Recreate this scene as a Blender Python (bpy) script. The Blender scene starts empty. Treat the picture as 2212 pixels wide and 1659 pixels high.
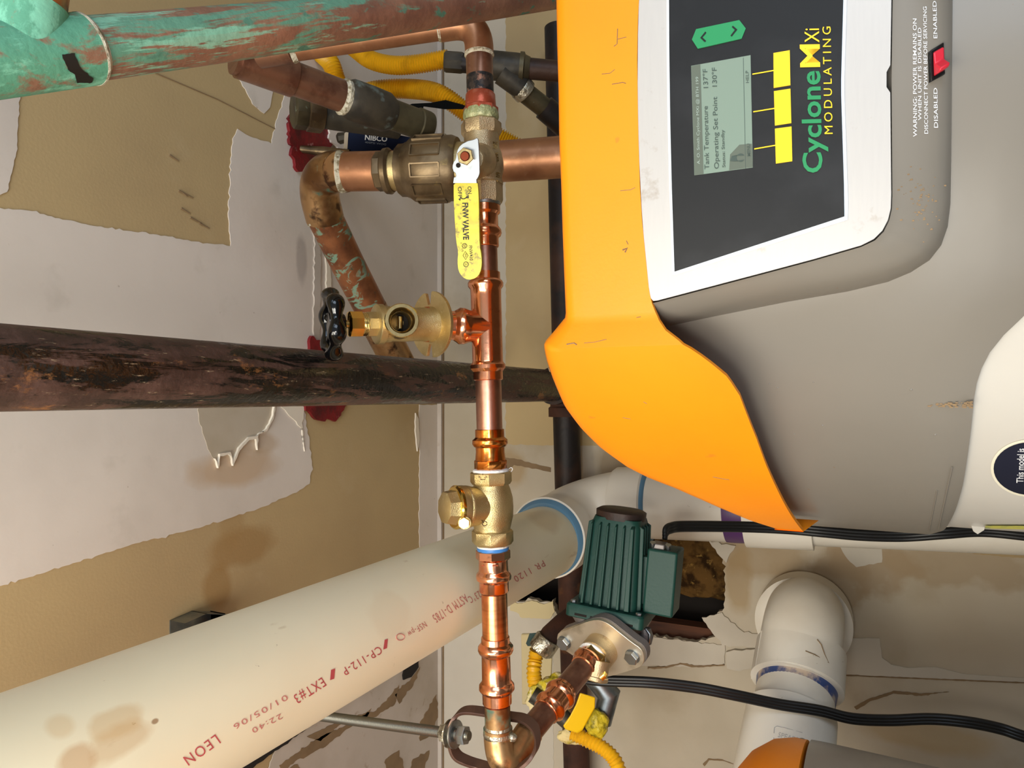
import bpy, bmesh, math, random
from mathutils import Vector, Matrix, noise
from mathutils.geometry import tessellate_polygon
SC = bpy.context.scene
COL = SC.collection
random.seed(7)
W, H, F = 2212.0, 1659.0, 1533.0
CX, CY = 1106.0, 855.0

# ------------------------------------------------------------------ camera (phone held upright, pitched up)
PITCH = math.atan(744.0 / F)
sP, cP = math.sin(PITCH), math.cos(PITCH)
FWD = Vector((0, cP, sP)); CXV = Vector((0, sP, -cP)); CYV = Vector((1, 0, 0))
CAM = Vector((0, 0, 1.55))
cam = bpy.data.cameras.new('camera'); camo = bpy.data.objects.new('camera', cam); COL.objects.link(camo)
m = Matrix((CXV, CYV, -FWD)).transposed().to_4x4(); m.translation = CAM
camo.matrix_world = m
cam.sensor_fit = 'HORIZONTAL'; cam.sensor_width = 36.0; cam.lens = 36.0 * F / W
cam.shift_y = (CY - H / 2) / W
cam.clip_start = 0.01
SC.camera = camo
SC.view_settings.view_transform = 'Standard'
SC.view_settings.look = 'None'
SC.view_settings.exposure = 0.0
SC.view_settings.gamma = 1.0
SC.view_settings.use_curve_mapping = False

def lin(c):
    return tuple(((x / 255) / 12.92 if x / 255 <= .04045 else ((x / 255 + .055) / 1.055) ** 2.4) for x in c)

# ------------------------------------------------------------------ light
wd = bpy.data.worlds.new('room_air'); SC.world = wd; wd.use_nodes = True
wd.node_tree.nodes['Background'].inputs[0].default_value = (0.84, 0.90, 1.0, 1)
wd.node_tree.nodes['Background'].inputs[1].default_value = 0.48

def area(name, loc, target, size, power, col, sy=None):
    l = bpy.data.lights.new(name, 'AREA'); l.energy = power; l.color = col
    l.shape = 'RECTANGLE'; l.size = size; l.size_y = sy or size
    o = bpy.data.objects.new(name, l); COL.objects.link(o); o.location = loc
    d = (Vector(target) - Vector(loc)).normalized()
    o.rotation_euler = d.to_track_quat('-Z', 'Y').to_euler()
    return o
area('ceiling_lamp_light', (-0.42, -0.58, 1.95), (-0.14, 0.8, 2.2), 0.50, 22, (1.0, .945, .82), .9)
area('side_fill_light', (-0.9, -0.9, 0.95), (0.2, 0.6, 1.6), .5, 1.5, (.80, .89, 1.0), .9)  # added cool fill from low left to lift the heater's bevel, no window there
area('phone_torch_light', (-0.10, -0.12, 1.60), (-0.05, 0.9, 2.0), 0.10, 1.5, (1.0, .95, .88))
area('doorway_daylight', (1.35, -1.2, 1.15), (0.2, 0.6, 1.55), .9, 21, (.67, .82, 1.0), 1.6)

# ------------------------------------------------------------------ pixel <-> world helpers (true distances)
def ray(px, py):
    return FWD + CXV * ((px - CX) / F) + CYV * (-(py - CY) / F)
def P(px, py, t):
    return CAM + ray(px, py) * t
def plane_hit(px, py, o, n):
    r = ray(px, py)
    return CAM + r * ((o - CAM).dot(n) / r.dot(n))
ZC = 1.55 + 0.843      # ceiling height
YW = 1.36              # back wall
def on_ceil(px, py): return plane_hit(px, py, Vector((0, 0, ZC)), Vector((0, 0, 1)))
def on_wall(px, py): return plane_hit(px, py, Vector((0, YW, 0)), Vector((0, 1, 0)))
def px_t(q): return (q - CAM).dot(FWD)

# ------------------------------------------------------------------ materials
MATS = {}
def mat(name, col, rough=.5, metal=0.0, layers=(), bump=None, spots=(), coord='Object', spec=None, coat=0, trans=0, bump2=None):
    m = bpy.data.materials.new(name); m.use_nodes = True
    nt = m.node_tree; N, L = nt.nodes, nt.links
    b = N['Principled BSDF']
    col = lin(col)
    b.inputs['Roughness'].default_value = rough; b.inputs['Metallic'].default_value = metal
    if spec is not None: b.inputs['Specular IOR Level'].default_value = spec
    if coat: b.inputs['Coat Weight'].default_value = coat; b.inputs['Coat Roughness'].default_value = .08
    tc = N.new('ShaderNodeTexCoord'); src = tc.outputs[coord]
    rgb = N.new('ShaderNodeRGB'); rgb.outputs[0].default_value = (*col, 1); cur = rgb.outputs[0]
    rv = N.new('ShaderNodeValue'); rv.outputs[0].default_value = rough; rcur = rv.outputs[0]
    mv = N.new('ShaderNodeValue'); mv.outputs[0].default_value = metal; mcur = mv.outputs[0]
    def mixin(fac, c, r=None, mt=None):
        nonlocal cur, rcur, mcur
        x = N.new('ShaderNodeMix'); x.data_type = 'RGBA'
        L.new(fac, x.inputs[0]); L.new(cur, x.inputs[6]); x.inputs[7].default_value = (*lin(c), 1); cur = x.outputs[2]
        if r is not None:
            y = N.new('ShaderNodeMix'); L.new(fac, y.inputs[0]); L.new(rcur, y.inputs[2]); y.inputs[3].default_value = r; rcur = y.outputs[0]
        if mt is not None:
            y = N.new('ShaderNodeMix'); L.new(fac, y.inputs[0]); L.new(mcur, y.inputs[2]); y.inputs[3].default_value = mt; mcur = y.outputs[0]
    for i, la in enumerate(layers):
        mp = N.new('ShaderNodeMapping'); L.new(src, mp.inputs[0])
        mp.inputs['Scale'].default_value = la.get('st', (1, 1, 1)); mp.inputs['Location'].default_value = (i * 3.7 + la.get('o', 0), i * 1.3, i * 2.1)
        nz = N.new('ShaderNodeTexNoise'); L.new(mp.outputs[0], nz.inputs['Vector'])
        nz.inputs['Scale'].default_value = la['s']; nz.inputs['Detail'].default_value = la.get('d', 5); nz.inputs['Distortion'].default_value = la.get('w', 0)
        nz.inputs['Roughness'].default_value = la.get('nr', .55)
        mr = N.new('ShaderNodeMapRange'); L.new(nz.outputs['Fac'], mr.inputs[0])
        mr.inputs[1].default_value = la['lo']; mr.inputs[2].default_value = la['hi']; mr.inputs[4].default_value = la.get('a', 1)
        fo = mr.outputs[0]
        if 'grad' in la:   # coverage that thins out along the pipe
            sx = N.new('ShaderNodeSeparateXYZ'); L.new(src, sx.inputs[0])
            g = N.new('ShaderNodeMapRange'); L.new(sx.outputs[0], g.inputs[0]); g.inputs[1].default_value, g.inputs[2].default_value = la['grad']; g.inputs[3].default_value = 0; g.inputs[4].default_value = la.get('ga', -.12)
            ad = N.new('ShaderNodeMath'); ad.operation = 'ADD'; L.new(nz.outputs['Fac'], ad.inputs[0]); L.new(g.outputs[0], ad.inputs[1]); L.new(ad.outputs[0], mr.inputs[0])
        mixin(fo, la['c'], la.get('r'), la.get('m'))
    for (p, r, c, a, k) in spots:   # soft stains with their own shape: centre, radii, colour, strength, wobble
        s = N.new('ShaderNodeVectorMath'); s.operation = 'SUBTRACT'; L.new(src, s.inputs[0]); s.inputs[1].default_value = p
        d = N.new('ShaderNodeVectorMath'); d.operation = 'DIVIDE'; L.new(s.outputs[0], d.inputs[0]); d.inputs[1].default_value = r
        ln = N.new('ShaderNodeVectorMath'); ln.operation = 'LENGTH'; L.new(d.outputs[0], ln.inputs[0])
        nz = N.new('ShaderNodeTexNoise'); L.new(src, nz.inputs['Vector']); nz.inputs['Scale'].default_value = 22; nz.inputs['Detail'].default_value = 6
        ma = N.new('ShaderNodeMath'); ma.operation = 'MULTIPLY_ADD'; L.new(nz.outputs['Fac'], ma.inputs[0]); ma.inputs[1].default_value = k; L.new(ln.outputs['Value'], ma.inputs[2])
        mr = N.new('ShaderNodeMapRange'); L.new(ma.outputs[0], mr.inputs[0])
        mr.inputs[1].default_value = 1.0 + k * .5; mr.inputs[2].default_value = .62 + k * .5; mr.inputs[4].default_value = a
        mixin(mr.outputs[0], c)
    L.new(cur, b.inputs['Base Color']); L.new(rcur, b.inputs['Roughness']); L.new(mcur, b.inputs['Metallic'])
    if bump:
        nz = N.new('ShaderNodeTexNoise'); L.new(src, nz.inputs['Vector']); nz.inputs['Scale'].default_value = bump[0]; nz.inputs['Detail'].default_value = 4
        bp = N.new('ShaderNodeBump'); L.new(nz.outputs['Fac'], bp.inputs['Height']); bp.inputs['Strength'].default_value = bump[1]; bp.inputs['Distance'].default_value = .004
        if bump2:
            mp = N.new('ShaderNodeMapping'); L.new(src, mp.inputs[0]); mp.inputs['Scale'].default_value = bump2[2]
            n2 = N.new('ShaderNodeTexNoise'); L.new(mp.outputs[0], n2.inputs['Vector']); n2.inputs['Scale'].default_value = bump2[0]
            b2 = N.new('ShaderNodeBump'); L.new(n2.outputs['Fac'], b2.inputs['Height']); b2.inputs['Strength'].default_value = bump2[1]; b2.inputs['Distance'].default_value = .004
            L.new(bp.outputs[0], b2.inputs['Normal']); bp = b2
        L.new(bp.outputs[0], b.inputs['Normal'])
    MATS[name] = m
    return m

# ------------------------------------------------------------------ object helpers
BASE = {}
def thing(name, label, cat, loc, group=None):
    o = bpy.data.objects.new(name, None); COL.objects.link(o); o.location = loc; o.empty_display_size = .02
    o['label'] = label; o['category'] = cat
    if group: o['group'] = group
    BASE[o.name] = Vector(loc)
    return o
def obj(name, vf, m, parent=None, sharp=38, label=None, uv=None, flat=False):
    vs, fs = vf[0], vf[1]
    if uv is None and len(vf) > 2: uv = vf[2]
    base = BASE.get(parent.name, Vector()) if parent else Vector()
    me = bpy.data.meshes.new(name)
    me.from_pydata([tuple(Vector(v) - base) for v in vs], [], [tuple(f) for f in fs]); me.validate(); me.update()
    bm = bmesh.new(); bm.from_mesh(me)
    if not flat:
        bmesh.ops.recalc_face_normals(bm, faces=bm.faces)
    bm.to_mesh(me); bm.free()
    me.materials.append(m)
    for p in me.polygons: p.use_smooth = True
    try: me.set_sharp_from_angle(angle=math.radians(sharp))
    except Exception: pass
    if uv:
        ul = me.uv_layers.new(name='along')
        for lp in me.loops: ul.data[lp.index].uv = uv[lp.vertex_index]
    o = bpy.data.objects.new(name, me); COL.objects.link(o)
    if parent: o.parent = parent; BASE[o.name] = base
    else: BASE[o.name] = Vector()
    if label: o['label'] = label
    return o
def tag(o, label, cat, group=None):
    o['label'] = label; o['category'] = cat
    if group: o['group'] = group
    return o
def struct(o): o['kind'] = 'structure'; return o
def join(*parts):
    V, Fc, U = [], [], []
    for p in parts:
        k = len(V); V += list(p[0]); Fc += [tuple(i + k for i in f) for f in p[1]]
        U += list(p[2]) if len(p) > 2 and p[2] else [(v[0], v[1]) for v in p[0]]
    return V, Fc, U

def frame_for(d, ref=None):
    d = Vector(d).normalized(); r = Vector(ref) if ref else (Vector((0, 0, 1)) if abs(d.z) < .9 else Vector((1, 0, 0)))
    a = (r - d * r.dot(d)).normalized(); return a, d.cross(a)
def sweep(pts, rad, n=32, cap=True, ref=None, closed=False, ell=(1, 1)):
    """tube through pts (Vectors) with radius list; UV = metres along / around."""
    pts = [Vector(p) for p in pts]; k = len(pts)
    if not hasattr(rad, '__len__'): rad = [rad] * k
    T = []
    for i in range(k):
        a = pts[(i - 1) % k] if closed else pts[max(i - 1, 0)]; b = pts[(i + 1) % k] if closed else pts[min(i + 1, k - 1)]
        d = b - a
        if d.length < 1e-9: d = T[-1].copy() if T else Vector((0, 0, 1))
        T.append(d.normalized())
    A, B = frame_for(T[0], ref); V, Fc, U = [], [], []; s = 0
    for i in range(k):
        if i: s += (pts[i] - pts[i - 1]).length
        A = (A - T[i] * A.dot(T[i])).normalized(); B = T[i].cross(A)
        for j in range(n):
            th = 2 * math.pi * j / n
            V.append(pts[i] + A * (math.cos(th) * rad[i] * ell[0]) + B * (math.sin(th) * rad[i] * ell[1])); U.append((s, th * max(rad[i], 1e-4)))
    for i in range(k if closed else k - 1):
        i2 = (i + 1) % k
        for j in range(n): Fc.append((i * n + j, i * n + (j + 1) % n, i2 * n + (j + 1) % n, i2 * n + j))
    if cap and not closed:
        Fc.append(tuple(range(n - 1, -1, -1))); Fc.append(tuple((k - 1) * n + j for j in range(n)))
    return V, Fc, U
def lathe(p0, p1, prof, n=32, cap=True, ref=None):
    """prof: list of (s 0..1, radius) along p0->p1; equal s allowed for steps."""
    p0, p1 = Vector(p0), Vector(p1); d = p1 - p0; A, B = frame_for(d, ref); L_ = d.length
    V, Fc, U = [], [], []
    for (s, r) in prof:
        c = p0 + d * s
        for j in range(n):
            th = 2 * math.pi * (j + .5) / n
            V.append(c + A * (math.cos(th) * r) + B * (math.sin(th) * r)); U.append((s * L_, th * .014))
    k = len(prof)
    for i in range(k - 1):
        for j in range(n): Fc.append((i * n + j, i * n + (j + 1) % n, (i + 1) * n + (j + 1) % n, (i + 1) * n + j))
    if cap:
        Fc.append(tuple(range(n - 1, -1, -1))); Fc.append(tuple((k - 1) * n + j for j in range(n)))
    return V, Fc, U
def hexr(p0, p1, r, ref=None, n=6, ch=.08):
    return lathe(p0, p1, [(0, r * .93), (ch, r), (1 - ch, r), (1, r * .93)], n=n, ref=ref)
def catmull(pts, per=12):
    pts = [Vector(p) for p in pts]; out = []
    q = [pts[0] * 2 - pts[1]] + pts + [pts[-1] * 2 - pts[-2]]
    for i in range(1, len(q) - 2):
        for k in range(per):
            t = k / per; a, b, c, d = q[i - 1], q[i], q[i + 1], q[i + 2]
            out.append(.5 * ((2 * b) + (c - a) * t + (2 * a - 5 * b + 4 * c - d) * t * t + (3 * b - a - 3 * c + d) * t ** 3))
    out.append(pts[-1].copy()); return out
def resample(pts, step):
    out = [pts[0].copy()]; acc = 0
    for i in range(1, len(pts)):
        a, b = pts[i - 1], pts[i]; L_ = (b - a).length
        while acc + L_ >= step:
            f = (step - acc) / L_; a = a + (b - a) * f; out.append(a.copy()); L_ = (b - a).length; acc = 0
        acc += L_
    return out
def bend(a, c, b, r, n=10):
    """rounded corner a->c->b with radius-ish r: list of points"""
    a, b, c = Vector(a), Vector(b), Vector(c)
    u = (a - c).normalized(); w = (b - c).normalized(); p, q = c + u * r, c + w * r; out = []
    for i in range(n + 1):
        t = i / n; out.append(p * (1 - t) ** 2 + c * (2 * t * (1 - t)) * 1.0 + q * t * t)
    return out
def prism(poly, off, holes=()):
    """flat polygon (list of Vector) extruded by vector off"""
    off = Vector(off); loops = [[Vector(p) for p in poly]] + [[Vector(p) for p in h] for h in holes]
    flat = [p for l in loops for p in l]; tris = tessellate_polygon(loops); k = len(flat)
    V = flat + [p + off for p in flat]; Fc = [tuple(t) for t in tris] + [tuple(i + k for i in reversed(t)) for t in tris]
    s = 0
    for l in loops:
        n = len(l)
        for i in range(n): Fc.append((s + i, s + (i + 1) % n, s + (i + 1) % n + k, s + i + k))
        s += n
    return V, Fc
def box(c, ax, ay, az):
    c, ax, ay, az = Vector(c), Vector(ax), Vector(ay), Vector(az)
    V = [c + ax * i + ay * j + az * k for k in (-1, 1) for j in (-1, 1) for i in (-1, 1)]
    return V, [(0, 2, 3, 1), (4, 5, 7, 6), (0, 1, 5, 4), (2, 6, 7, 3), (0, 4, 6, 2), (1, 3, 7, 5)]
def bevel(o, w, seg=2, ang=40):
    md = o.modifiers.new('edge', 'BEVEL'); md.width = w; md.segments = seg; md.limit_method = 'ANGLE'; md.angle_limit = math.radians(ang)
    return o
def rough(poly, amp, step, seed=0):
    out = []; n = len(poly)
    for i in range(n):
        a, b = Vector((*poly[i], 0)), Vector((*poly[(i + 1) % n], 0)); L_ = (b - a).length; k = max(1, int(L_ / step))
        nn = Vector((-(b - a).y, (b - a).x, 0)).normalized() if L_ else Vector()
        for j in range(k):
            p = a + (b - a) * j / k
            e = noise.noise(Vector((p.x * .11 + seed, p.y * .11, 0))) + .6 * noise.noise(Vector((p.x * .35, p.y * .35, seed)))
            p = p + nn * amp * e * (1 if 0 < j else .3); out.append((p.x, p.y))
    return out
def smoothpoly(poly, it=2):
    for _ in range(it):
        q = []
        for i in range(len(poly)):
            a, b = poly[i], poly[(i + 1) % len(poly)]
            q += [(a[0] * .75 + b[0] * .25, a[1] * .75 + b[1] * .25), (a[0] * .25 + b[0] * .75, a[1] * .25 + b[1] * .75)]
        poly = q
    return poly

# text outlines laid on a real surface: baseline p0->p1 and cap height given where they stand on that surface
def text(name, s, p0, p1, h, hit, lift, m, parent, bold=0.0, font=None, space=1.0, shear=None, capref=None):
    cu = bpy.data.curves.new(name, 'FONT'); cu.body = s; cu.resolution_u = 3; cu.offset = bold; cu.space_character = space
    to = bpy.data.objects.new(name, cu); COL.objects.link(to); bpy.context.view_layer.update()
    dg = bpy.context.evaluated_depsgraph_get(); me = to.evaluated_get(dg).to_mesh()
    vs = [v.co.copy() for v in me.vertices]; fs = [tuple(p.vertices) for p in me.polygons]
    to.evaluated_get(dg).to_mesh_clear(); bpy.data.objects.remove(to)
    x0 = min(v.x for v in vs); x1 = max(v.x for v in vs); ch = capref or .69
    d = Vector((p1[0] - p0[0], p1[1] - p0[1])); up = Vector((d.y, -d.x)).normalized()
    if shear: up = Vector(shear).normalized()
    V = []
    for v in vs:
        q = Vector(p0) + d * ((v.x - x0) / (x1 - x0)) + up * (v.y / ch * h)
        c, n = hit(q.x, q.y); V.append(c + n * lift)
    return obj(name, (V, fs), m, parent, flat=True)
def decal(name, poly, hit, lift, m, parent, thick=0.0):
    pts = [hit(*p) for p in poly]
    if thick: return obj(name, prism([c + n * (lift - thick) for c, n in pts], pts[0][1] * thick), m, parent)
    k = tessellate_polygon([[c for c, n in pts]])
    return obj(name, ([c + n * lift for c, n in pts], k), m, parent, flat=True)
def pipe_px(a, b, ra, n=36, **kw):
    return sweep([P(*a), P(*b)], ra, n=n, **kw)
def rpx(w, t): return w * t / F      # half width in pixels at depth t -> metres
# ------------------------------------------------------------------ material library

M_tan = mat('tan_wallboard', (188, 164, 120), .8, bump=(260, .05), layers=[dict(s=2.2, lo=.45, hi=.75, c=(170, 146, 108)), dict(s=9, lo=.6, hi=.8, c=(200, 180, 145), a=.5)],
    spots=[(tuple(on_ceil(520, 1180)), (.035, .075, 1), (150, 112, 58), .55, .7), (tuple(on_ceil(470, 1270)), (.04, .03, 1), (152, 116, 64), .6, .5), (tuple(on_ceil(500, 1130)), (.05, .03, 1), (160, 125, 75), .4, .6)])
M_mud = mat('joint_compound', (222, 212, 202), .72, bump=(30, .15), layers=[dict(s=3, lo=.45, hi=.7, c=(206, 196, 186)), dict(s=14, lo=.62, hi=.75, c=(196, 186, 174), a=.5), dict(s=90, lo=.72, hi=.76, c=(150, 130, 110), a=.6)],
    spots=[(tuple(on_ceil(510, 1010)), (.035, .10, 1), (186, 152, 110), .6, .6), (tuple(on_ceil(560, 960)), (.02, .05, 1), (180, 150, 112), .5, .6), (tuple(on_ceil(650, 560)), (.05, .015, 1), (150, 140, 135), .5, .8)])
M_mud2 = mat('thin_skim_coat', (196, 186, 176), .75, bump=(40, .12), layers=[dict(s=5, lo=.45, hi=.65, c=(178, 166, 152)), dict(s=40, lo=.65, hi=.75, c=(150, 125, 100), a=.6)])
M_peel = mat('exposed_board_paper', (188, 176, 158), .85, layers=[dict(s=12, lo=.4, hi=.7, c=(176, 162, 140))])
M_curl = mat('curled_paper_edge', (232, 222, 205), .7)
M_brownw = mat('brown_torn_paper', (140, 116, 86), .85, layers=[dict(s=14, lo=.4, hi=.7, c=(120, 98, 72))])
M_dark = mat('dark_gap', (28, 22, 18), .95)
M_caulk = mat('red_firestop', (122, 16, 24), .55, bump=(110, .5), layers=[dict(s=25, lo=.5, hi=.7, c=(78, 10, 18)), dict(s=60, lo=.66, hi=.72, c=(200, 150, 150), a=.6)])
M_wall = mat('painted_wallboard', (198, 187, 168), .75, bump=(60, .1), layers=[dict(s=2.5, lo=.4, hi=.7, c=(174, 162, 140)), dict(s=7, lo=.6, hi=.75, c=(164, 146, 118), a=.5)],
    spots=[(tuple(on_wall(1810, 1245)), (.10, 1, .05), (160, 136, 104), .7, 1.4), (tuple(on_wall(1880, 1215)), (.06, 1, .08), (162, 138, 106), .7, 1.6), (tuple(on_wall(2060, 1210)), (.05, 1, .14), (166, 142, 108), .6, 1.6),
           (tuple(on_wall(1640, 1200)), (.05, 1, .10), (164, 138, 100), .6, .8), (tuple(on_wall(1595, 1250)), (.08, 1, .03), (166, 138, 92), .6, .8), (tuple(on_wall(1100, 1010)), (.05, 1, .05), (170, 142, 100), .7, .8),
           (tuple(on_wall(1800, 1395)), (.04, 1, .05), (170, 146, 110), .7, .8), (tuple(on_wall(2000, 1590)), (.03, 1, .12), (186, 160, 115), .6, .7), (tuple(on_wall(1330, 1000)), (.06, 1, .05), (140, 118, 84), .6, .7)])
M_wwhite = mat('white_wall_patch', (200, 192, 178), .7, bump=(30, .12), layers=[dict(s=4, lo=.4, hi=.7, c=(186, 177, 162))])
M_floor = mat('concrete_floor', (130, 126, 118), .8, layers=[dict(s=3, lo=.4, hi=.7, c=(105, 100, 92))], bump=(30, .3))
M_galv = mat('galvanised_steel', (150, 160, 168), .35, 1.0, layers=[dict(s=30, lo=.4, hi=.7, c=(110, 122, 132), r=.5)])
M_insul = mat('brown_insulation', (104, 76, 40), .95, bump=(60, .5), spec=.1, layers=[dict(s=30, lo=.45, hi=.6, c=(50, 34, 18)), dict(s=60, lo=.6, hi=.7, c=(165, 130, 70))])
M_wood = mat('old_wood_stud', (96, 56, 34), .8, layers=[dict(s=8, lo=.4, hi=.7, c=(60, 34, 22), st=(8, 8, 1))])

# copper & friends (UV = metres along, around)
M_cunew = mat('bright_copper', (246, 170, 128), .17, 1.0, coord='UV', layers=[dict(s=40, lo=.48, hi=.72, c=(220, 132, 92), r=.26), dict(s=150, lo=.62, hi=.74, c=(120, 50, 30), a=.7), dict(s=18, lo=.56, hi=.72, c=(245, 176, 136), a=.6)], bump=(70, .06))
M_cuamber = mat('amber_heated_copper', (222, 140, 66), .18, 1.0, coord='UV', layers=[dict(s=34, lo=.45, hi=.65, c=(170, 90, 34)), dict(s=60, lo=.6, hi=.7, c=(240, 190, 120), a=.7)], bump=(70, .07))
M_cudull = mat('dull_pink_copper', (198, 150, 130), .33, 1.0, coord='UV', layers=[dict(s=30, lo=.45, hi=.7, c=(164, 116, 98)), dict(s=300, st=(.1, 1, 1), lo=.55, hi=.7, c=(196, 146, 126), a=.5)], bump=(120, .05))
M_cuor = mat('clean_orange_copper', (234, 158, 104), .25, 1.0, coord='UV', layers=[dict(s=200, st=(1, .08, 1), lo=.5, hi=.7, c=(160, 84, 44), a=.6), dict(s=25, lo=.55, hi=.75, c=(120, 70, 50), a=.5)])
M_cubrown = mat('brown_oxidised_copper', (182, 132, 98), .38, .8, coord='UV', layers=[dict(s=20, lo=.42, hi=.66, c=(150, 104, 76), r=.5), dict(s=70, lo=.6, hi=.75, c=(200, 156, 122), a=.5)], bump=(60, .06))
M_cudk = mat('dark_brown_copper', (140, 102, 82), .34, .7, coord='UV', layers=[dict(s=30, lo=.45, hi=.65, c=(104, 68, 54)), dict(s=80, lo=.60, hi=.70, c=(160, 120, 100), a=.5), dict(s=50, o=8, nr=.7, d=8, lo=.64, hi=.69, c=(150, 156, 140), a=.6, m=.1, r=.8)])
M_elbow = mat('tarnished_copper_elbow', (180, 142, 98), .34, .8, coord='Object', layers=[dict(s=14, lo=.45, hi=.6, c=(124, 88, 56)), dict(s=40, lo=.56, hi=.66, c=(86, 62, 44)), dict(s=26, o=5, lo=.6, hi=.68, c=(72, 100, 84), r=.7, m=.1)], bump=(60, .08))
M_cugreen = mat('green_streaked_copper', (168, 110, 74), .4, .75, coord='UV', layers=[dict(s=24, lo=.42, hi=.62, c=(128, 82, 58)), dict(s=34, st=(1.2, .7, 1), w=1.2, nr=.65, d=9, lo=.55, hi=.60, c=(112, 150, 128), r=.8, m=0.0, a=.85), dict(s=60, lo=.62, hi=.7, c=(56, 78, 60), m=.1)], bump=(60, .1))
M_verd = mat('verdigris_copper', (164, 122, 100), .5, .35, coord='UV', layers=[dict(s=14, st=(1, 1, 1), lo=.45, hi=.6, c=(136, 98, 82)), dict(s=19, st=(.30, 2.4, 1), w=.5, nr=.74, d=10, lo=.46, hi=.51, c=(98, 150, 126), r=.8, m=0.0, grad=(.0, .42), ga=-.14), dict(s=34, st=(.3, 2.4, 1), nr=.74, d=9, lo=.515, hi=.56, c=(136, 196, 168), r=.8, m=0.0, a=.8, grad=(0, .40), ga=-.12), dict(s=70, st=(.5, 1, 1), lo=.6, hi=.66, c=(84, 132, 112), r=.8, m=0.0)], bump=(120, .25))
M_verd2 = mat('thinly_greened_copper', (164, 112, 88), .42, .6, coord='UV', layers=[dict(s=12, lo=.42, hi=.62, c=(112, 66, 50)), dict(s=13, st=(.4, 2.6, 1), w=1.0, nr=.65, lo=.575, hi=.62, c=(108, 168, 142), r=.8, m=0.0)], bump=(90, .1))
M_bore = mat('dark_brass_bore', (92, 76, 48), .45, .8)
M_black = mat('blackened_pipe', (76, 58, 52), .45, .35, coord='UV', layers=[dict(s=26, st=(.8, 1.2, 1), nr=.6, lo=.42, hi=.56, c=(98, 74, 66), r=.6), dict(s=19, st=(.45, 2.6, 1), w=.7, nr=.72, d=10, lo=.47, hi=.52, c=(26, 24, 21), r=.22, m=.1), dict(s=90, st=(.5, 2.5, 1), nr=.75, d=9, lo=.60, hi=.66, c=(190, 168, 136), r=.5, m=.1, a=.8), dict(s=22, st=(.8, 1.6, 1), nr=.75, d=9, lo=.60, hi=.67, c=(164, 112, 66), a=.75)], bump=(140, .3))
M_dkpipe = mat('dark_fitting', (66, 60, 50), .5, .2, spec=.35, layers=[dict(s=30, lo=.42, hi=.62, c=(46, 43, 38)), dict(s=22, lo=.6, hi=.66, c=(116, 130, 126), a=.6, m=.1, r=.7)], bump=(80, .15))
M_dkbrass = mat('dark_brown_bronze', (126, 108, 82), .42, .75, layers=[dict(s=24, lo=.42, hi=.66, c=(82, 66, 48)), dict(s=60, lo=.64, hi=.7, c=(150, 130, 84), a=.6)], bump=(90, .1))
M_olive = mat('olive_pipe', (92, 84, 62), .5, .6, layers=[dict(s=24, lo=.42, hi=.66, c=(66, 58, 42)), dict(s=60, lo=.66, hi=.7, c=(130, 150, 130), a=.6, m=.1)], bump=(60, .1))
M_rust = mat('rusty_iron_pipe', (74, 44, 32), .8, .25, layers=[dict(s=12, lo=.42, hi=.6, c=(46, 28, 22)), dict(s=18, lo=.58, hi=.68, c=(120, 78, 44), a=.6)], bump=(80, .3))
M_blkpipe = mat('black_iron_pipe', (36, 32, 32), .5, .2, spec=.3, layers=[dict(s=14, lo=.45, hi=.65, c=(70, 48, 38), a=.8)], bump=(80, .2))
M_verdt = mat('heavy_verdigris', (150, 112, 90), .55, .2, coord='UV', layers=[dict(s=16, st=(.7, 1.6, 1), w=.5, nr=.72, d=10, lo=.40, hi=.46, c=(92, 158, 130), r=.8, m=0.0), dict(s=34, st=(.6, 1.6, 1), nr=.74, d=9, lo=.50, hi=.58, c=(132, 204, 174), r=.8, m=0.0, a=.8)], bump=(120, .25))
M_bronze = mat('cast_bronze', (200, 180, 142), .36, .8, layers=[dict(s=40, lo=.5, hi=.68, c=(160, 138, 106)), dict(s=160, lo=.58, hi=.7, c=(206, 184, 142), a=.6)], bump=(1000, .25))
M_brass = mat('cast_brass', (208, 186, 134), .36, .9, layers=[dict(s=30, lo=.5, hi=.7, c=(184, 160, 108)), dict(s=200, lo=.62, hi=.72, c=(232, 218, 176), a=.6)], bump=(1100, .22))
M_brassb = mat('machined_brass', (236, 198, 104), .16, 1.0)
M_brasspale = mat('pale_machined_brass', (214, 190, 134), .22, 1.0, bump=(200, .05))
M_solder = mat('silver_solder', (190, 186, 170), .35, .9, layers=[dict(s=80, lo=.5, hi=.6, c=(120, 112, 96))], bump=(200, .5))
M_flux = mat('crusty_white_flux', (196, 190, 170), .9, layers=[dict(s=120, lo=.5, hi=.6, c=(130, 118, 92))], bump=(250, .6))
M_tape = mat('white_thread_tape', (238, 238, 236), .45, bump=(300, .3))
M_bluetape = mat('blue_thread_paste', (64, 130, 200), .4)
M_zinc = mat('zinc_plated_steel', (170, 176, 180), .36, 1.0, layers=[dict(s=60, lo=.5, hi=.75, c=(140, 148, 154), r=.4)])
M_flange = mat('warm_zinc_flange', (222, 212, 192), .36, .8, layers=[dict(s=20, lo=.5, hi=.7, c=(168, 156, 132), r=.4)], bump=(30, .05))
M_greyrod = mat('grey_threaded_steel', (128, 126, 116), .4, .9)
M_hang = mat('brown_primed_steel', (104, 78, 66), .38, .5, layers=[dict(s=30, lo=.5, hi=.7, c=(84, 60, 52))])
M_grip = mat('yellow_vinyl_grip', (220, 204, 36), .4, layers=[dict(s=60, lo=.52, hi=.72, c=(188, 168, 38), a=.8), dict(s=110, nr=.7, o=9, lo=.56, hi=.66, c=(100, 90, 40), a=.8)], bump=(60, .1))
M_gasyel = mat('plain_yellow_vinyl', (232, 188, 10), .35)
M_ink = mat('black_print', (24, 22, 18), .6)
M_redink = mat('red_print', (196, 84, 88), .6)
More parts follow.
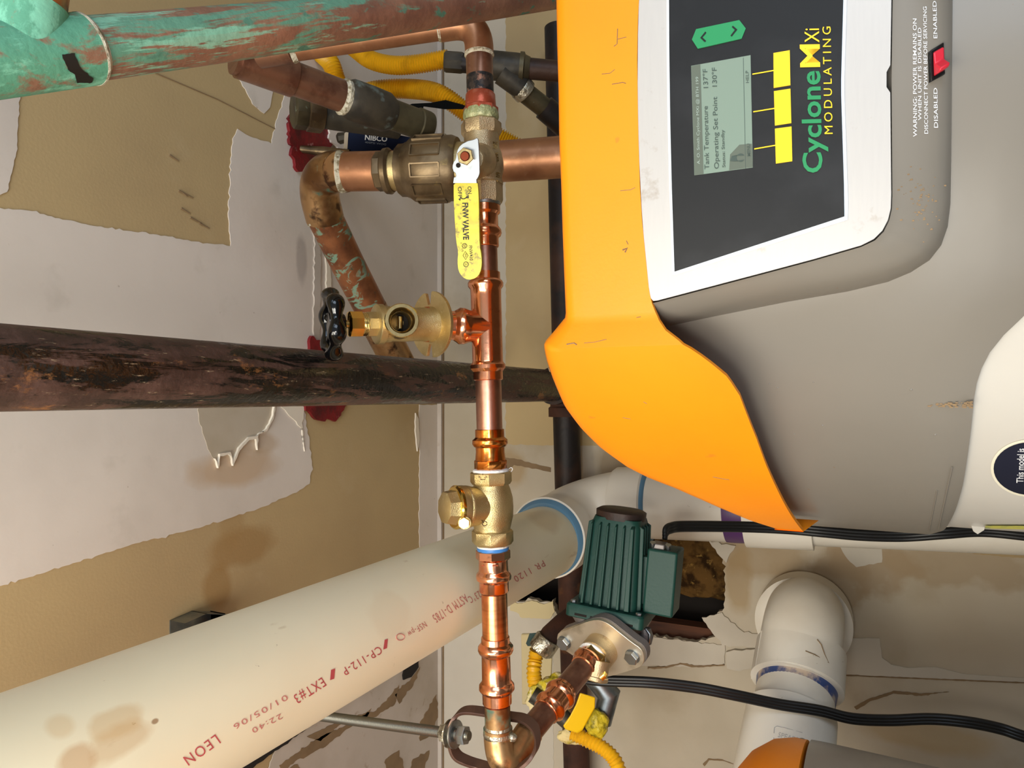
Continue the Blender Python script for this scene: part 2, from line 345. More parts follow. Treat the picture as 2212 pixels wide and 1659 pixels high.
M_redink2 = mat('faded_red_print', (206, 130, 122), .6)
M_hose = mat('yellow_coated_hose', (226, 172, 22), .4, layers=[dict(s=30, lo=.5, hi=.7, c=(196, 144, 20))])
M_pvc = mat('cream_pvc', (236, 226, 204), .38, layers=[dict(s=3, lo=.45, hi=.7, c=(226, 212, 186)), dict(s=50, st=(1, .3, 1), lo=.68, hi=.73, c=(196, 176, 140), a=.5), dict(s=160, lo=.72, hi=.75, c=(140, 116, 90), a=.8)],
    spots=[(tuple(P(275, 1610, .50) ), (.03, .012, .05), (196, 156, 96), .75, .9), (tuple(P(285, 1560, .50)), (.02, .02, .03), (204, 172, 116), .6, .8)])
M_pvcw = mat('white_pvc_fitting', (232, 226, 214), .35, layers=[dict(s=6, lo=.5, hi=.75, c=(218, 208, 192)), dict(s=160, lo=.73, hi=.76, c=(140, 116, 90), a=.8)])
M_blueglue = mat('blue_pvc_cement', (96, 140, 172), .3)
M_navyglue = mat('dark_blue_cement', (58, 78, 130), .3, layers=[dict(s=40, lo=.45, hi=.6, c=(200, 180, 160))])
M_purple = mat('purple_primer', (84, 44, 104), .4)
M_cord = mat('black_rubber_cord', (18, 18, 19), .42)
M_cloth = mat('black_cloth_tape', (12, 12, 12), .9, spec=.1)
M_pump = mat('dark_green_enamel', (20, 62, 54), .5, spec=.35, layers=[dict(s=40, lo=.6, hi=.75, c=(32, 78, 70), a=.5)], bump=(300, .06))
M_cast = mat('grey_cast_iron', (128, 122, 120), .5, .5, bump=(160, .2))
M_wheel = mat('glossy_black_enamel', (6, 6, 7), .12)
M_navy = mat('navy_vinyl', (14, 24, 50), .6, spec=.15)
M_whiteprint = mat('white_print', (226, 228, 232), .5)
M_greyprint = mat('grey_print', (120, 128, 140), .5)
M_rag = mat('yellow_waxed_tape', (200, 180, 40), .5, layers=[dict(s=60, lo=.46, hi=.58, c=(120, 112, 20)), dict(s=34, lo=.56, hi=.62, c=(222, 208, 160))], bump=(120, .8))
M_dough = mat('cream_putty', (214, 196, 140), .7, bump=(80, .6), layers=[dict(s=50, lo=.55, hi=.65, c=(170, 150, 60))])
M_plate = mat('beige_cover_plate', (206, 190, 146), .5)
M_dkgreen = mat('dark_green_paint', (16, 54, 50), .4)
# heater
M_yel = mat('orange_yellow_plastic', (244, 144, 0), .5, layers=[dict(s=5, lo=.45, hi=.75, c=(236, 134, 0)), dict(s=60, lo=.70, hi=.74, c=(190, 120, 30), a=.6), dict(s=22, st=(1, 1, 3), lo=.70, hi=.76, c=(214, 140, 24), a=.6)], bump=(300, .04))
M_grey = mat('grey_plastic_shroud', (130, 124, 115), .33, layers=[dict(s=4, lo=.45, hi=.75, c=(124, 118, 109)), dict(s=180, lo=.73, hi=.76, c=(130, 96, 70), a=.7)], bump=(40, .03))
M_jacket = mat('pale_painted_jacket', (206, 202, 194), .3, layers=[dict(s=3, lo=.45, hi=.75, c=(196, 190, 180))])
M_alu = mat('white_brushed_panel', (196, 193, 190), .4, .25, layers=[dict(s=500, st=(.05, 1, 1), lo=.3, hi=.8, c=(190, 187, 185), a=.6), dict(s=40, nr=.7, lo=.6, hi=.72, c=(160, 146, 132), a=.55)])
M_lab = mat('charcoal_overlay', (26, 27, 29), .5, spec=.3, layers=[dict(s=20, lo=.5, hi=.75, c=(44, 45, 48), a=.6)], bump=(60, .04))
M_lcd = mat('lcd_glass', (126, 144, 132), .16)
M_lcd2 = mat('lcd_dark_bar', (96, 104, 94), .2)
M_lcdink = mat('lcd_segments', (62, 76, 70), .4)
M_lcdlt = mat('lcd_clear_segments', (150, 166, 158), .3)
M_btn = mat('yellow_key', (255, 208, 30), .4)
M_grn = mat('green_key', (34, 138, 84), .4)
M_bluew = mat('pale_blue_edge', (214, 226, 240), .4)
M_switch = mat('black_switch_frame', (16, 16, 18), .25)
M_red = mat('red_rocker', (206, 40, 58), .3)
M_under = mat('clear_label_film', (150, 148, 150), .22)
M_stick = mat('navy_sticker', (20, 24, 44), .35)
M_stickr = mat('cream_sticker_rim', (236, 230, 208), .4)
M_ylab = mat('yellow_label_strip', (206, 200, 96), .5, layers=[dict(s=90, lo=.5, hi=.6, c=(150, 160, 110))])

# ------------------------------------------------------------------ room shell
def slab(name, x0, x1, y0, y1, z0, z1, m):
    return struct(obj(name, box(((x0 + x1) / 2, (y0 + y1) / 2, (z0 + z1) / 2), ((x1 - x0) / 2, 0, 0), (0, (y1 - y0) / 2, 0), (0, 0, (z1 - z0) / 2)), m))
ceiling = slab('ceiling', -1.9, 1.9, -1.2, YW + .2, ZC, ZC + .05, M_tan)
slab('floor', -1.9, 1.9, -1.2, YW + .2, -.05, 0, M_floor)
slab('wall_left', -1.95, -1.9, -1.2, YW + .2, 0, ZC, M_wall)
slab('wall_right', 1.9, 1.95, -1.2, YW + .2, 0, ZC, M_wall)
def wpt(p): q = on_wall(*p); return Vector((q.x, YW, q.z))
hole_px = rough([(1108, 1300), (1112, 1262), (1160, 1225), (1300, 1150), (1480, 1150), (1535, 1168), (1560, 1200), (1566, 1240), (1566, 1290), (1560, 1320), (1535, 1340), (1546, 1376), (1500, 1386), (1400, 1374), (1320, 1372), (1212, 1385), (1204, 1340), (1196, 1296), (1176, 1302), (1150, 1294), (1126, 1300)], 7, 7, 3)
wall_back = struct(obj('wall_back', prism([Vector((-1.9, YW, 0)), Vector((1.9, YW, 0)), Vector((1.9, YW, ZC)), Vector((-1.9, YW, ZC))], (0, .014, 0), holes=[[wpt(p) for p in hole_px]]), M_wall))
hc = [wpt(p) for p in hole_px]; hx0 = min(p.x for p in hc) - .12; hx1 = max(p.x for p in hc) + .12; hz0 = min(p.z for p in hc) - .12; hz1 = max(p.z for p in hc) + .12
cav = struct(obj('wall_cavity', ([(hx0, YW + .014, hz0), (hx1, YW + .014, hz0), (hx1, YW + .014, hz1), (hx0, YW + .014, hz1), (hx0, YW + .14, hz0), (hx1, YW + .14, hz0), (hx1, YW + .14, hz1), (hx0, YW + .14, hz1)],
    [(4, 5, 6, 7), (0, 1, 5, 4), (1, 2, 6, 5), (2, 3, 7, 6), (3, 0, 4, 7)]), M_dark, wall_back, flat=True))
def blob(c, r, seed, n=26, amp=.25, fr=1.5):
    V, Fc = [], []; c = Vector(c)
    for i in range(n + 1):
        for j in range(n):
            th = math.pi * i / n; ph = 2 * math.pi * j / n; d = Vector((math.sin(th) * math.cos(ph), math.sin(th) * math.sin(ph), math.cos(th)))
            k = 1 + amp * noise.fractal(d * fr + Vector((seed, 0, 0)), 1, 2, 4); V.append(c + Vector((d.x * r[0], d.y * r[1], d.z * r[2])) * k)
    for i in range(n):
        for j in range(n): Fc.append((i * n + j, i * n + (j + 1) % n, (i + 1) * n + (j + 1) % n, (i + 1) * n + j))
    return V, Fc
ip = on_wall(1525, 1290)
ins = obj('wall_insulation', join(blob((ip.x + .02, YW + .105, ip.z + .03), (.055, .03, .075), 1), blob((ip.x + .07, YW + .105, ip.z + .06), (.04, .03, .06), 4)), M_insul); ins['kind'] = 'stuff'
tag(ins, 'brown fibrous insulation showing inside the torn hole in the back wall', 'insulation')
a, b = on_wall(1230, 1354), on_wall(1640, 1362)
stud = tag(obj('wood_stud', box((a.x, YW + .05, (a.z + b.z) / 2 - .1), (.026, 0, 0), (0, .018, 0), (0, 0, .35)), M_wood), 'reddish brown wood stud behind the torn wallboard under the green pump', 'stud')

# patches of joint compound and torn paper: thin real layers on the ceiling and wall
def patch(name, poly, m, parent, where, thick=.0012, base=0.0, amp=3, step=8, seed=0, smooth=0):
    if smooth: poly = smoothpoly(poly, smooth)
    pp = rough(poly, amp, step, seed) if amp else poly
    if where == 'c':
        pts = []
        for p in pp:
            q = on_ceil(*p); q.z = ZC - base; q.y = min(q.y, YW - .0005); pts.append(q)
        return struct(obj(name, prism(pts, (0, 0, -thick)), m, parent))
    pts = [wpt(p) + Vector((0, -base, 0)) for p in pp]
    for q in pts: q.z = min(q.z, ZC - .0005)
    return struct(obj(name, prism(pts, (0, -thick, 0)), m, parent))
C = ceiling
patch('compound_patch', [(-330, -400), (20, -400), (48, 100), (40, 230), (34, 330), (14, 415), (-60, 440), (-330, 300)], M_mud, C, 'c', seed=1)
patch('compound_patch', [(-330, 420), (-60, 446), (0, 450), (60, 455), (110, 468), (200, 488), (330, 506), (420, 522), (497, 532), (492, 460), (497, 400), (495, 360), (502, 300), (512, 279), (545, 298), (586, 311), (594, 270), (612, 215), (622, 160), (610, -300), (950, -400), (950, 870), (905, 870), (905, 800), (735, 790), (735, 860), (655, 880), (668, 960), (673, 1005), (668, 1045), (640, 1064), (540, 1105), (420, 1142), (300, 1172), (140, 1222), (0, 1266), (-330, 1350)], M_mud, C, 'c', seed=2, amp=4)
patch('compound_patch', [(492, 150), (600, 150), (604, 185), (590, 195), (582, 232), (570, 245), (545, 225), (515, 170)], M_mud, C, 'c', seed=3)
patch('compound_patch', [(905, 874), (950, 874), (950, 1560), (905, 1560)], M_mud, C, 'c', seed=4, amp=2)
patch('mud_ridge', [(668, 300), (682, 330), (690, 500), (688, 740), (674, 740), (676, 520), (662, 330)], M_mud2, C, 'c', thick=.003, base=.001, seed=5)
patch('mud_ridge', [(700, 500), (706, 500), (712, 620), (704, 740), (696, 740), (702, 620)], M_curl, C, 'c', thick=.003, base=.001, seed=6, amp=2)
patch('peeled_area', [(424, 860), (428, 905), (438, 940), (450, 975), (460, 990), (465, 1010), (470, 984), (490, 980), (498, 1003), (512, 972), (535, 948), (550, 946), (551, 972), (553, 938), (572, 930), (585, 905), (592, 860)], M_peel, C, 'c', base=.0012, thick=.0006, seed=7, amp=3, step=6)
patch('curled_paper', [(592, 868), (585, 905), (572, 930), (553, 937), (551, 972), (547, 948), (533, 950), (512, 973), (498, 1006), (494, 985), (488, 981), (470, 985), (466, 1011), (459, 990), (466, 1002), (469, 980), (492, 976), (498, 996), (510, 968), (532, 944), (549, 942), (570, 926), (582, 903), (588, 868)], M_curl, C, 'c', base=.0018, thick=.004, seed=7, amp=2, step=6)
patch('curled_paper', [(598, 868), (606, 880), (630, 905), (652, 930), (655, 975), (650, 930), (655, 880), (640, 868)], M_curl, C, 'c', base=.0012, thick=.002, seed=9, amp=3)
# lower ceiling strip beyond the vent pipe: darker skim coat with brown torn paper
patch('skim_strip', [(560, 1700), (600, 1600), (700, 1530), (945, 1384), (950, 1384), (950, 3200), (-900, 3200), (-900, 2480), (0, 1985)], M_mud2, C, 'c', base=.0012, seed=10)
for i, q in enumerate([[(600, 1652), (690, 1590), (760, 1560), (800, 1530), (790, 1548), (740, 1580), (700, 1612), (640, 1640), (610, 1665)], [(660, 1590), (760, 1545), (810, 1535), (860, 1480), (850, 1520), (810, 1548), (740, 1560), (690, 1600)],
        [(905, 1560), (940, 1500), (945, 1540), (925, 1590), (905, 1600)], [(890, 1640), (925, 1620), (915, 1659), (870, 1700)], [(850, 1500), (890, 1460), (905, 1440), (890, 1480), (860, 1520)], [(830, 1640), (860, 1620), (870, 1659), (830, 1700)], [(560, 1690), (640, 1650), (650, 1665), (590, 1710)]]):
    patch('torn_paper_patch', q, M_brownw, C, 'c', base=.0024, thick=.0008, seed=20 + i, amp=4, step=6)
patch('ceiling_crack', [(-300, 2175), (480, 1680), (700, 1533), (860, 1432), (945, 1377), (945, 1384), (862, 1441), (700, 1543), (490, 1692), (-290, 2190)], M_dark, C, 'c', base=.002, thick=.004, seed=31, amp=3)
patch('ceiling_tear', [(868, 1440), (880, 1424), (903, 1412), (900, 1440), (885, 1462), (868, 1468)], M_dark, C, 'c', base=.002, thick=.003, seed=33, amp=3)
patch('nail_gap', [(895, 892), (901, 905), (903, 950), (899, 975), (894, 930)], M_curl, C, 'c', base=.001, thick=.003, seed=34, amp=1)
a, b = on_ceil(560, 100), on_ceil(230, 146)
struct(obj('ceiling_scratch', sweep([on_ceil(300, 143) - Vector((0, 0, .0006)), on_ceil(470, 215) - Vector((0, 0, .0006)), on_ceil(620, 292) - Vector((0, 0, .0006))], .0006, n=6), M_brownw, C))
for px, py, L_ in ((365, 335, 14), (385, 412, 22), (390, 450, 14), (410, 470, 18), (430, 482, 16), (392, 415, 8)):
    q = on_ceil(px, py); q.z -= .001
    struct(obj('scuff_mark', sweep([q, q + Vector((-.004, L_ * .0011, 0))], [.0013, .0006], n=6), M_brownw, C))
# firestop smears where pipes go up through the ceiling
def caulk(name, poly, seed, z=.006):
    pp = rough(smoothpoly(poly, 1), 9, 5, seed); pts = [on_ceil(*p) for p in pp]
    for q in pts: q.z = ZC - .0012
    return obj(name, prism(pts, (0, 0, -z)), M_caulk, C)
for k_, (pl, sd) in enumerate([([(622, 235), (640, 262), (690, 262), (720, 285), (705, 330), (680, 345), (650, 372), (634, 372), (626, 330), (618, 300)], 1), ([(660, 800), (664, 735), (668, 722), (680, 738), (700, 728), (720, 735), (740, 800)], 2), ([(645, 850), (648, 878), (664, 890), (672, 905), (690, 910), (712, 906), (720, 912), (728, 898), (742, 872), (745, 850)], 3), ([(1085, 190), (1110, 190), (1120, 212), (1090, 205)], 4)]):
    o_ = caulk('firestop_smear', pl, sd); struct(o_)
patch('pale_splash', [(705, 262), (735, 268), (752, 285), (748, 322), (720, 325), (700, 300)], M_mud, C, 'c', base=.007, thick=.004, seed=41, amp=6, step=5)

B_ = wall_back
patch('wall_tan_area', [(1093, -400), (1500, -400), (1500, 955), (1400, 965), (1093, 960)], M_tan, B_, 'w', seed=50, thick=.0008)
patch('wall_tan_area', [(1062, 985), (1110, 990), (1190, 1010), (1190, 1020), (1110, 1004), (1085, 1030), (1078, 1075), (1066, 1080), (1060, 1020)], M_brownw, B_, 'w', seed=51, thick=.0008)
patch('wall_white_patch', [(955, 1385), (1085, 1290), (1120, 1300), (1195, 1300), (1200, 3200), (955, 3200)], M_wwhite, B_, 'w', seed=52, thick=.0008, amp=2)
patch('wall_white_patch', [(1812, 1175), (1852, 1160), (1905, 1165), (1905, 1215), (1850, 1225), (1825, 1200)], M_wwhite, B_, 'w', seed=53, thick=.0006, amp=3)
patch('wall_white_patch', [(1830, 1378), (1900, 1378), (1905, 1420), (1925, 1435), (1960, 1442), (2020, 1440), (2080, 1455), (2300, 1470), (2300, 1476), (2000, 1465), (1820, 1456), (1815, 1400)], M_wwhite, B_, 'w', seed=54, thick=.0016, amp=1)
patch('wall_white_patch', [(1300, 1375), (1400, 1374), (1500, 1386), (1566, 1392), (1566, 1432), (1500, 1440), (1380, 1436), (1300, 1440)], M_wwhite, B_, 'w', seed=55, thick=.003, amp=3)
patch('torn_paper_flap', [(1517, 1333), (1560, 1322), (1600, 1360), (1650, 1372), (1650, 1400), (1560, 1392)], M_wwhite, B_, 'w', seed=56, thick=.004, amp=5)
patch('torn_paper_flap', [(1570, 1405), (1640, 1398), (1660, 1425), (1600, 1446), (1572, 1440)], M_wwhite, B_, 'w', seed=57, thick=.006, base=.004, amp=4)
patch('torn_paper_flap', [(1530, 1165), (1560, 1175), (1590, 1178), (1578, 1195), (1570, 1215), (1556, 1200)], M_wwhite, B_, 'w', seed=58, thick=.006, amp=4)
patch('torn_paper_flap', [(1102, 1300), (1125, 1302), (1150, 1296), (1176, 1304), (1196, 1298), (1200, 1320), (1190, 1335), (1130, 1334), (1118, 1322), (1104, 1318)], M_plate, B_, 'w', seed=59, thick=.004, amp=3, step=5)
patch('wall_seam', [(1822, 1456), (2000, 1464), (2300, 1476), (2300, 1479), (2000, 1467), (1822, 1459)], M_brownw, B_, 'w', seed=60, thick=.002, amp=1)
patch('wall_crack', [(1845, 1527), (1880, 1508), (1930, 1492), (1990, 1498), (2050, 1494), (1990, 1503), (1930, 1498), (1885, 1513), (1850, 1533)], M_brownw, B_, 'w', seed=61, thick=.001, amp=2, step=5)
patch('wall_crack', [(1400, 1440), (1440, 1438), (1470, 1430), (1500, 1436), (1565, 1434), (1565, 1437), (1500, 1440), (1470, 1434), (1440, 1442), (1400, 1444)], M_brownw, B_, 'w', seed=62, thick=.004, amp=2, step=5)
patch('wall_crack', [(1518, 1650), (1530, 1638), (1560, 1640), (1590, 1652), (1560, 1643), (1532, 1642), (1522, 1655)], M_brownw, B_, 'w', seed=63, thick=.001, amp=1, step=5)
patch('wall_dark_stain', [(2150, 1185), (2212, 1190), (2300, 1200), (2300, 1215), (2100, 1196)], M_tan, B_, 'w', seed=64, thick=.0006)
# corner shadow-gap bead between ceiling and back wall
q0, q1 = Vector((1.9, YW, ZC)), Vector((-1.9, YW, ZC))
trim = struct(obj('trim_1', join(box(((q0.x + q1.x) / 2, YW - .004, ZC - .006), ((q0.x - q1.x) / 2, 0, 0), (0, .0035, 0), (0, 0, .0055))), M_mud2))
trim2 = struct(obj('trim_2', box(((q0.x + q1.x) / 2, YW - .002, ZC - .0135), ((q0.x - q1.x) / 2, 0, 0), (0, .0018, 0), (0, 0, .0012)), M_brownw))
# exposed galvanised track in the ceiling
tr = thing('steel_track', 'short galvanised steel channel stub poking from the tan ceiling above the vent pipe', 'bracket', on_ceil(412, 1350))
pp = [on_ceil(366, 1340), on_ceil(412, 1320), on_ceil(454, 1322), on_ceil(454, 1400), on_ceil(366, 1400)]
for q in pp: q.z = ZC - .0002
o_ = obj('channel_lip', join(prism([pp[0], pp[1], pp[1] + Vector((0, .002, 0)), pp[0] + Vector((0, .002, 0))], (0, 0, -.03)), prism([pp[1], pp[2], pp[2] + Vector((0, .002, 0)), pp[1] + Vector((0, .002, 0))], (0, 0, -.03)), prism([pp[2], pp[3], pp[3] + Vector((.002, 0, 0)), pp[2] + Vector((.002, 0, 0))], (0, 0, -.03))), M_galv, tr)
obj('channel_web', prism(pp, (0, 0, -.0015)), M_galv, tr)
# ------------------------------------------------------------------ water heater
GA = math.radians(4.5)
HA = Vector((.226, .883, 0)); HN = Vector((-math.sin(GA), -math.cos(GA), 0)); HT = Vector((-math.cos(GA), math.sin(GA), 0)); UZ = Vector((0, 0, 1))
def cyl_hit(px, py, R, A=HA):
    r = ray(px, py); o = CAM - A; a = r.x * r.x + r.y * r.y; b = 2 * (o.x * r.x + o.y * r.y); c = o.x ** 2 + o.y ** 2 - R * R
    D = b * b - 4 * a * c; t = (-b - math.sqrt(D)) / (2 * a) if D > 0 else -b / (2 * a)
    return CAM + r * t
def th_of(p): q = p - HA; return math.atan2(q.dot(HT), q.dot(HN))
def hpt(th, r, z): return Vector((HA.x, HA.y, 0)) + (HN * math.cos(th) + HT * math.sin(th)) * r + UZ * z
D2R = math.radians
def r_yel(th):
    th = abs(th); a, b = D2R(19.7), D2R(21.9)
    if th < a: return .389 / math.cos(th)
    r1 = .389 / math.cos(a)
    if th < b: return r1 + (.428 - r1) * (th - a) / (b - a)
    f = min(1, (th - b) / (D2R(72) - b)); return .428 - .040 * math.sin(f * math.pi / 2)
def yel_hit(px, py):
    R = .40
    for _ in range(25): p = cyl_hit(px, py, R); R = .5 * R + .5 * r_yel(th_of(p))
    return p
def prof(pxs):
    L_ = sorted((th_of(q), q.z) for q in (yel_hit(*p) for p in pxs)); L_ = [p for p in L_ if p[0] > -.02]
    return [(0.0, L_[0][1])] + [p for p in L_ if p[0] > 0]
def interp(L_, x):
    x = abs(x)
    if x <= L_[0][0]: return L_[0][1]
    for (a, va), (b, vb) in zip(L_, L_[1:]):
        if x <= b: return va + (vb - va) * (x - a) / max(1e-9, b - a)
    return L_[-1][1]
ytop = prof([(1198, 311), (1202, 400), (1205, 500), (1209, 600), (1213, 693), (1190, 722), (1170, 745), (1165, 757), (1170, 785), (1185, 830), (1212, 893), (1245, 938), (1285, 977), (1330, 1009), (1380, 1033), (1440, 1055), (1500, 1080), (1560, 1105), (1620, 1128), (1680, 1145), (1725, 1155)])
ybot = prof([(1379, 300), (1382, 400), (1387, 480), (1395, 560), (1402, 630), (1410, 662), (1422, 690), (1435, 712), (1465, 735), (1500, 758), (1540, 788), (1572, 815), (1598, 855), (1615, 900), (1635, 950), (1655, 1005), (1680, 1060), (1710, 1115), (1735, 1148)])
TT = min(ytop[-1][0], ybot[-1][0]); print('yellow tip theta', math.degrees(TT), 'ytop0', ytop[0], 'ybot0', ybot[0])
heater = thing('water_heater', 'tall grey tank water heater with orange-yellow trim, black display panel and lettering', 'water heater', (HA.x, HA.y, 0))
# yellow trim as a shell
ths = []; NT = 150
for i in range(NT + 1): ths.append(-TT + 2 * TT * i / NT)
for s in (-1, 1): ths += [s * D2R(19.7), s * D2R(21.9)]
ths = sorted(ths); NZ = 10
def yv(th, f, dr):
    zt, zb = interp(ytop, th), interp(ybot, th); z = zt + (zb - zt) * f
    return hpt(th, r_yel(th) + dr - .010 * max(0, 1 - f * 9) ** 2, z)
V, Fc = [], []
for lay in (0, 1):
    for th in ths:
        for j in range(NZ + 1): V.append(yv(th, [0, .03, .08, .16, .3, .45, .6, .75, .88, .96, 1][j], -.0035 * lay))
n1 = len(ths); st = n1 * (NZ + 1)
for i in range(n1 - 1):
    for j in range(NZ):
        a = i * (NZ + 1) + j; Fc.append((a, a + 1, a + NZ + 2, a + NZ + 1)); Fc.append((st + a, st + a + NZ + 1, st + a + NZ + 2, st + a + 1))
    for j in (0, NZ):
        a = i * (NZ + 1) + j; Fc.append((a, a + NZ + 1, st + a + NZ + 1, st + a))
for i in (0, n1 - 1):
    for j in range(NZ):
        a = i * (NZ + 1) + j; Fc.append((a, a + 1, st + a + 1, st + a))
yel = obj('top_trim', (V, Fc), M_yel, heater, sharp=50, label='orange-yellow curved plastic trim')
# return lip of the trim, closing onto the tank top
V, Fc = [], []
for th in ths:
    for (r, dz) in ((r_yel(th) - .010, 0), (.36, -.004), (.30, -.006)): V.append(hpt(th, r, interp(ytop, th) + dz))
for i in range(n1 - 1):
    for j in range(2): a = i * 3 + j; Fc.append((a, a + 1, a + 4, a + 3))
obj('trim_lip', (V, Fc), M_yel, heater)
# curled tip of the trim
tipz0, tipz1 = interp(ytop, TT), interp(ybot, TT)
obj('trim_return', prism([hpt(TT, r_yel(TT), tipz0), hpt(TT, r_yel(TT), tipz1), hpt(TT + .05, .374, tipz1 - .012), hpt(TT + .05, .374, tipz0)], HN * .002), M_yel, heater)
# grey shroud
seam_px = [(2330, 560), (2260, 640), (2212, 690), (2170, 730), (2130, 780), (2112, 830), (2105, 870), (2098, 940), (2090, 1000), (2080, 1060), (2065, 1110), (2050, 1140)]
sl = sorted((th_of(cyl_hit(*p, .37)), cyl_hit(*p, .37).z) for p in seam_px); seam = [(0, sl[0][1])] + sl
V, Fc = [], []; NA, NZ = 180, 14
for i in range(NA):
    th = -math.pi + 2 * math.pi * i / NA
    zt = interp(ytop, min(abs(th), TT)) - .004; zb = interp(seam, th)
    for j in range(NZ + 1):
        f = j / NZ; R = .370
        if j == 0: R = .355
        if j == NZ: R = .366
        V.append(hpt(th, R, zt + (zb - zt) * f))
for i in range(NA):
    for j in range(NZ): a = i * (NZ + 1) + j; b = ((i + 1) % NA) * (NZ + 1) + j; Fc.append((a, a + 1, b + 1, b))
Fc.append(tuple(i * (NZ + 1) for i in range(NA)))
shroud_vf = (V, Fc)
obj('shroud', shroud_vf, M_grey, heater, sharp=50)
zs = min(p[1] for p in seam)
obj('tank_jacket', lathe((HA.x, HA.y, .06), (HA.x, HA.y, 1.64), [(0, .35), (.005, .361), (1, .361)], n=128), M_jacket, heater)
obj('base_ring', lathe((HA.x, HA.y, 0), (HA.x, HA.y, .07), [(0, .345), (1, .345)], n=96), M_blkpipe, heater)
# grooves on the shroud side
for off, a0 in ((14, .6), (34, .2)):
    pts = []
    for k in range(18):
        f = k / 17; x_ = 2052 - off + 34 * (1 - f) * a0 * 0.9 - 5 * f; q = cyl_hit(x_ - 6 * f, 1010 + 135 * f if off == 14 else 1060 + 88 * f, .3705); pts.append(q)
    obj('groove_line', sweep(pts, .00045, n=6), M_grey, heater)
# panel plane
PO = Vector((HA.x, HA.y, 1.55)) + HN * .3885
def pan(px, py): return plane_hit(px, py, PO, HN), HN
def az(px, py): q = pan(px, py)[0]; return ((q - HA).dot(HT), q.z)
def azp(a, z, d=0): return Vector((HA.x, HA.y, 0)) + HN * (.3885 + d) + HT * a + UZ * z
def mirrored(pxs, rnd=0):
    L_ = [az(*p) for p in pxs]; L_ = [(max(a, 0), z) for a, z in L_]
    return L_ + [(-a, z) for a, z in reversed(L_) if a > 1e-6]
plate = mirrored([(1379, 283), (1381, 350), (1386, 450), (1394, 560), (1401, 630), (1405, 643), (1411, 650), (1420, 649), (1530, 620), (1640, 591), (1760, 559), (1860, 530), (1888, 516), (1906, 498), (1918, 475), (1924, 450), (1925, 420), (1924, 300), (1923, 200), (1915, 188)])
pl = obj('display_bezel', prism([azp(a, z) for a, z in plate], -HN * .004), M_alu, heater, label='white brushed metal bezel', sharp=30)
rim = mirrored([(1443, 272), (1446, 400), (1453, 594), (1460, 594), (1831, 475), (1832, 440), (1824, 205)])
obj('panel_edge', prism([azp(a, z, .0002) for a, z in rim], HN * .0006), M_bluew, heater)
lab = mirrored([(1449, 270), (1452, 400), (1458, 587), (1824, 468), (1823, 400), (1817, 206)])
overlay = obj('display_overlay', prism([azp(a, z, .0009) for a, z in lab], HN * .0005), M_lab, heater, label='charcoal display panel')
dk = lambda nm, pl, m, l=.0017, par=overlay: decal(nm, pl, pan, l, m, par)
lcd = dk('lcd_screen', [(1494, 144), (1622, 121), (1627, 363), (1501, 380)], M_lcd)
dk('screen_bar', [(1494.5, 145), (1514, 141), (1521, 377), (1501.5, 380)], M_lcd2, .0019)
dk('screen_rule', [(1606, 127), (1607, 127), (1612, 365), (1611, 365)], M_lcdink, .0019)
dk('screen_menu_tint', [(1598, 314), (1625, 312), (1627, 362), (1576, 369), (1578, 335)], M_lcdink, .00185).data.materials[0] = M_lcd2
BASE[overlay.name] = BASE[heater.name]
tx = lambda s, p0, p1, h, m, l=.0021, **k: text('lettering', s, p0, p1, h, pan, l, m, overlay, **k)
tx('A. O. Smith Cyclone MXi @ BTH 199', (1513, 356), (1510, 168), 6, M_lcdlt)
tx('Tank Temperature', (1533, 367), (1530, 231), 10, M_lcdink, bold=.005)
tx('137°F', (1531, 192), (1529, 151), 10, M_lcdink, bold=.005)
tx('Operating Set Point', (1554, 366), (1550, 211), 10, M_lcdink, bold=.005)
tx('130°F', (1550, 189), (1549, 148), 10, M_lcdink, bold=.005)
tx('Status: Standby', (1568, 363), (1565, 282), 6.5, M_lcdink, bold=.01)
tx('MENU', (1622, 339), (1621, 312), 7, M_lcdink, bold=.01)
tx('HELP', (1619, 181), (1618, 155), 7, M_lcdink)
def arc(cx, cy, r, a0, a1, n=16): return [(cx + r * math.cos(a0 + (a1 - a0) * i / n), cy + r * math.sin(a0 + (a1 - a0) * i / n)) for i in range(n + 1)]
dk('thermometer_icon', arc(1601, 342, 9, .5, 2 * math.pi - .5) + [(1585, 338)] + arc(1580, 343, 5, -1.2, -5.0)[0:1] + [(1578, 349), (1585, 350)], M_lcdink, .0021)
for nm, q in (('key', [(1671.5, 117), (1706.6, 111), (1708, 186), (1672, 192)]), ('key', [(1672.5, 199), (1708, 193.6), (1710, 267.6), (1674.6, 273)]), ('key', [(1674.6, 279.7), (1710.4, 275), (1712, 349.6), (1676.7, 354.8)])):
    decal(nm, q, pan, .0022, M_btn, heater, thick=.0008)['label'] = 'yellow menu key'
for q in ([(1626, 161), (1672, 153), (1672, 155.5), (1626, 163.5)], [(1628, 242), (1674, 234.5), (1674, 237), (1628, 244.5)], [(1630, 322), (1676, 314), (1676, 316.5), (1630, 324.5)]):
    dk('key_line', q, M_btn, .0019)
ak = decal('arrow_key', [(1496, 88), (1505, 65.5), (1598, 46), (1612, 64), (1603, 86), (1508.6, 107.5)], pan, .0022, M_grn, heater, thick=.0008); ak['label'] = 'green two-way arrow key'
for c_ in ([(1525, 71), (1514, 84.6), (1524, 94), (1527, 91.5), (1519, 84), (1527.5, 74)], [(1584, 58.5), (1594, 67), (1582, 82), (1579, 80), (1588.5, 67.6), (1582, 61.5)]):
    decal('arrow_mark', c_, pan, .0025, M_lab, ak)
tx('Cyclone', (1776, 374), (1771, 155), 41, M_grn, bold=.02, capref=.70)
tx('M', (1771, 147), (1770, 98), 42, M_btn, bold=.018, capref=.70)
tx('Xi', (1770, 94), (1769.5, 64), 32, M_btn, capref=.70)
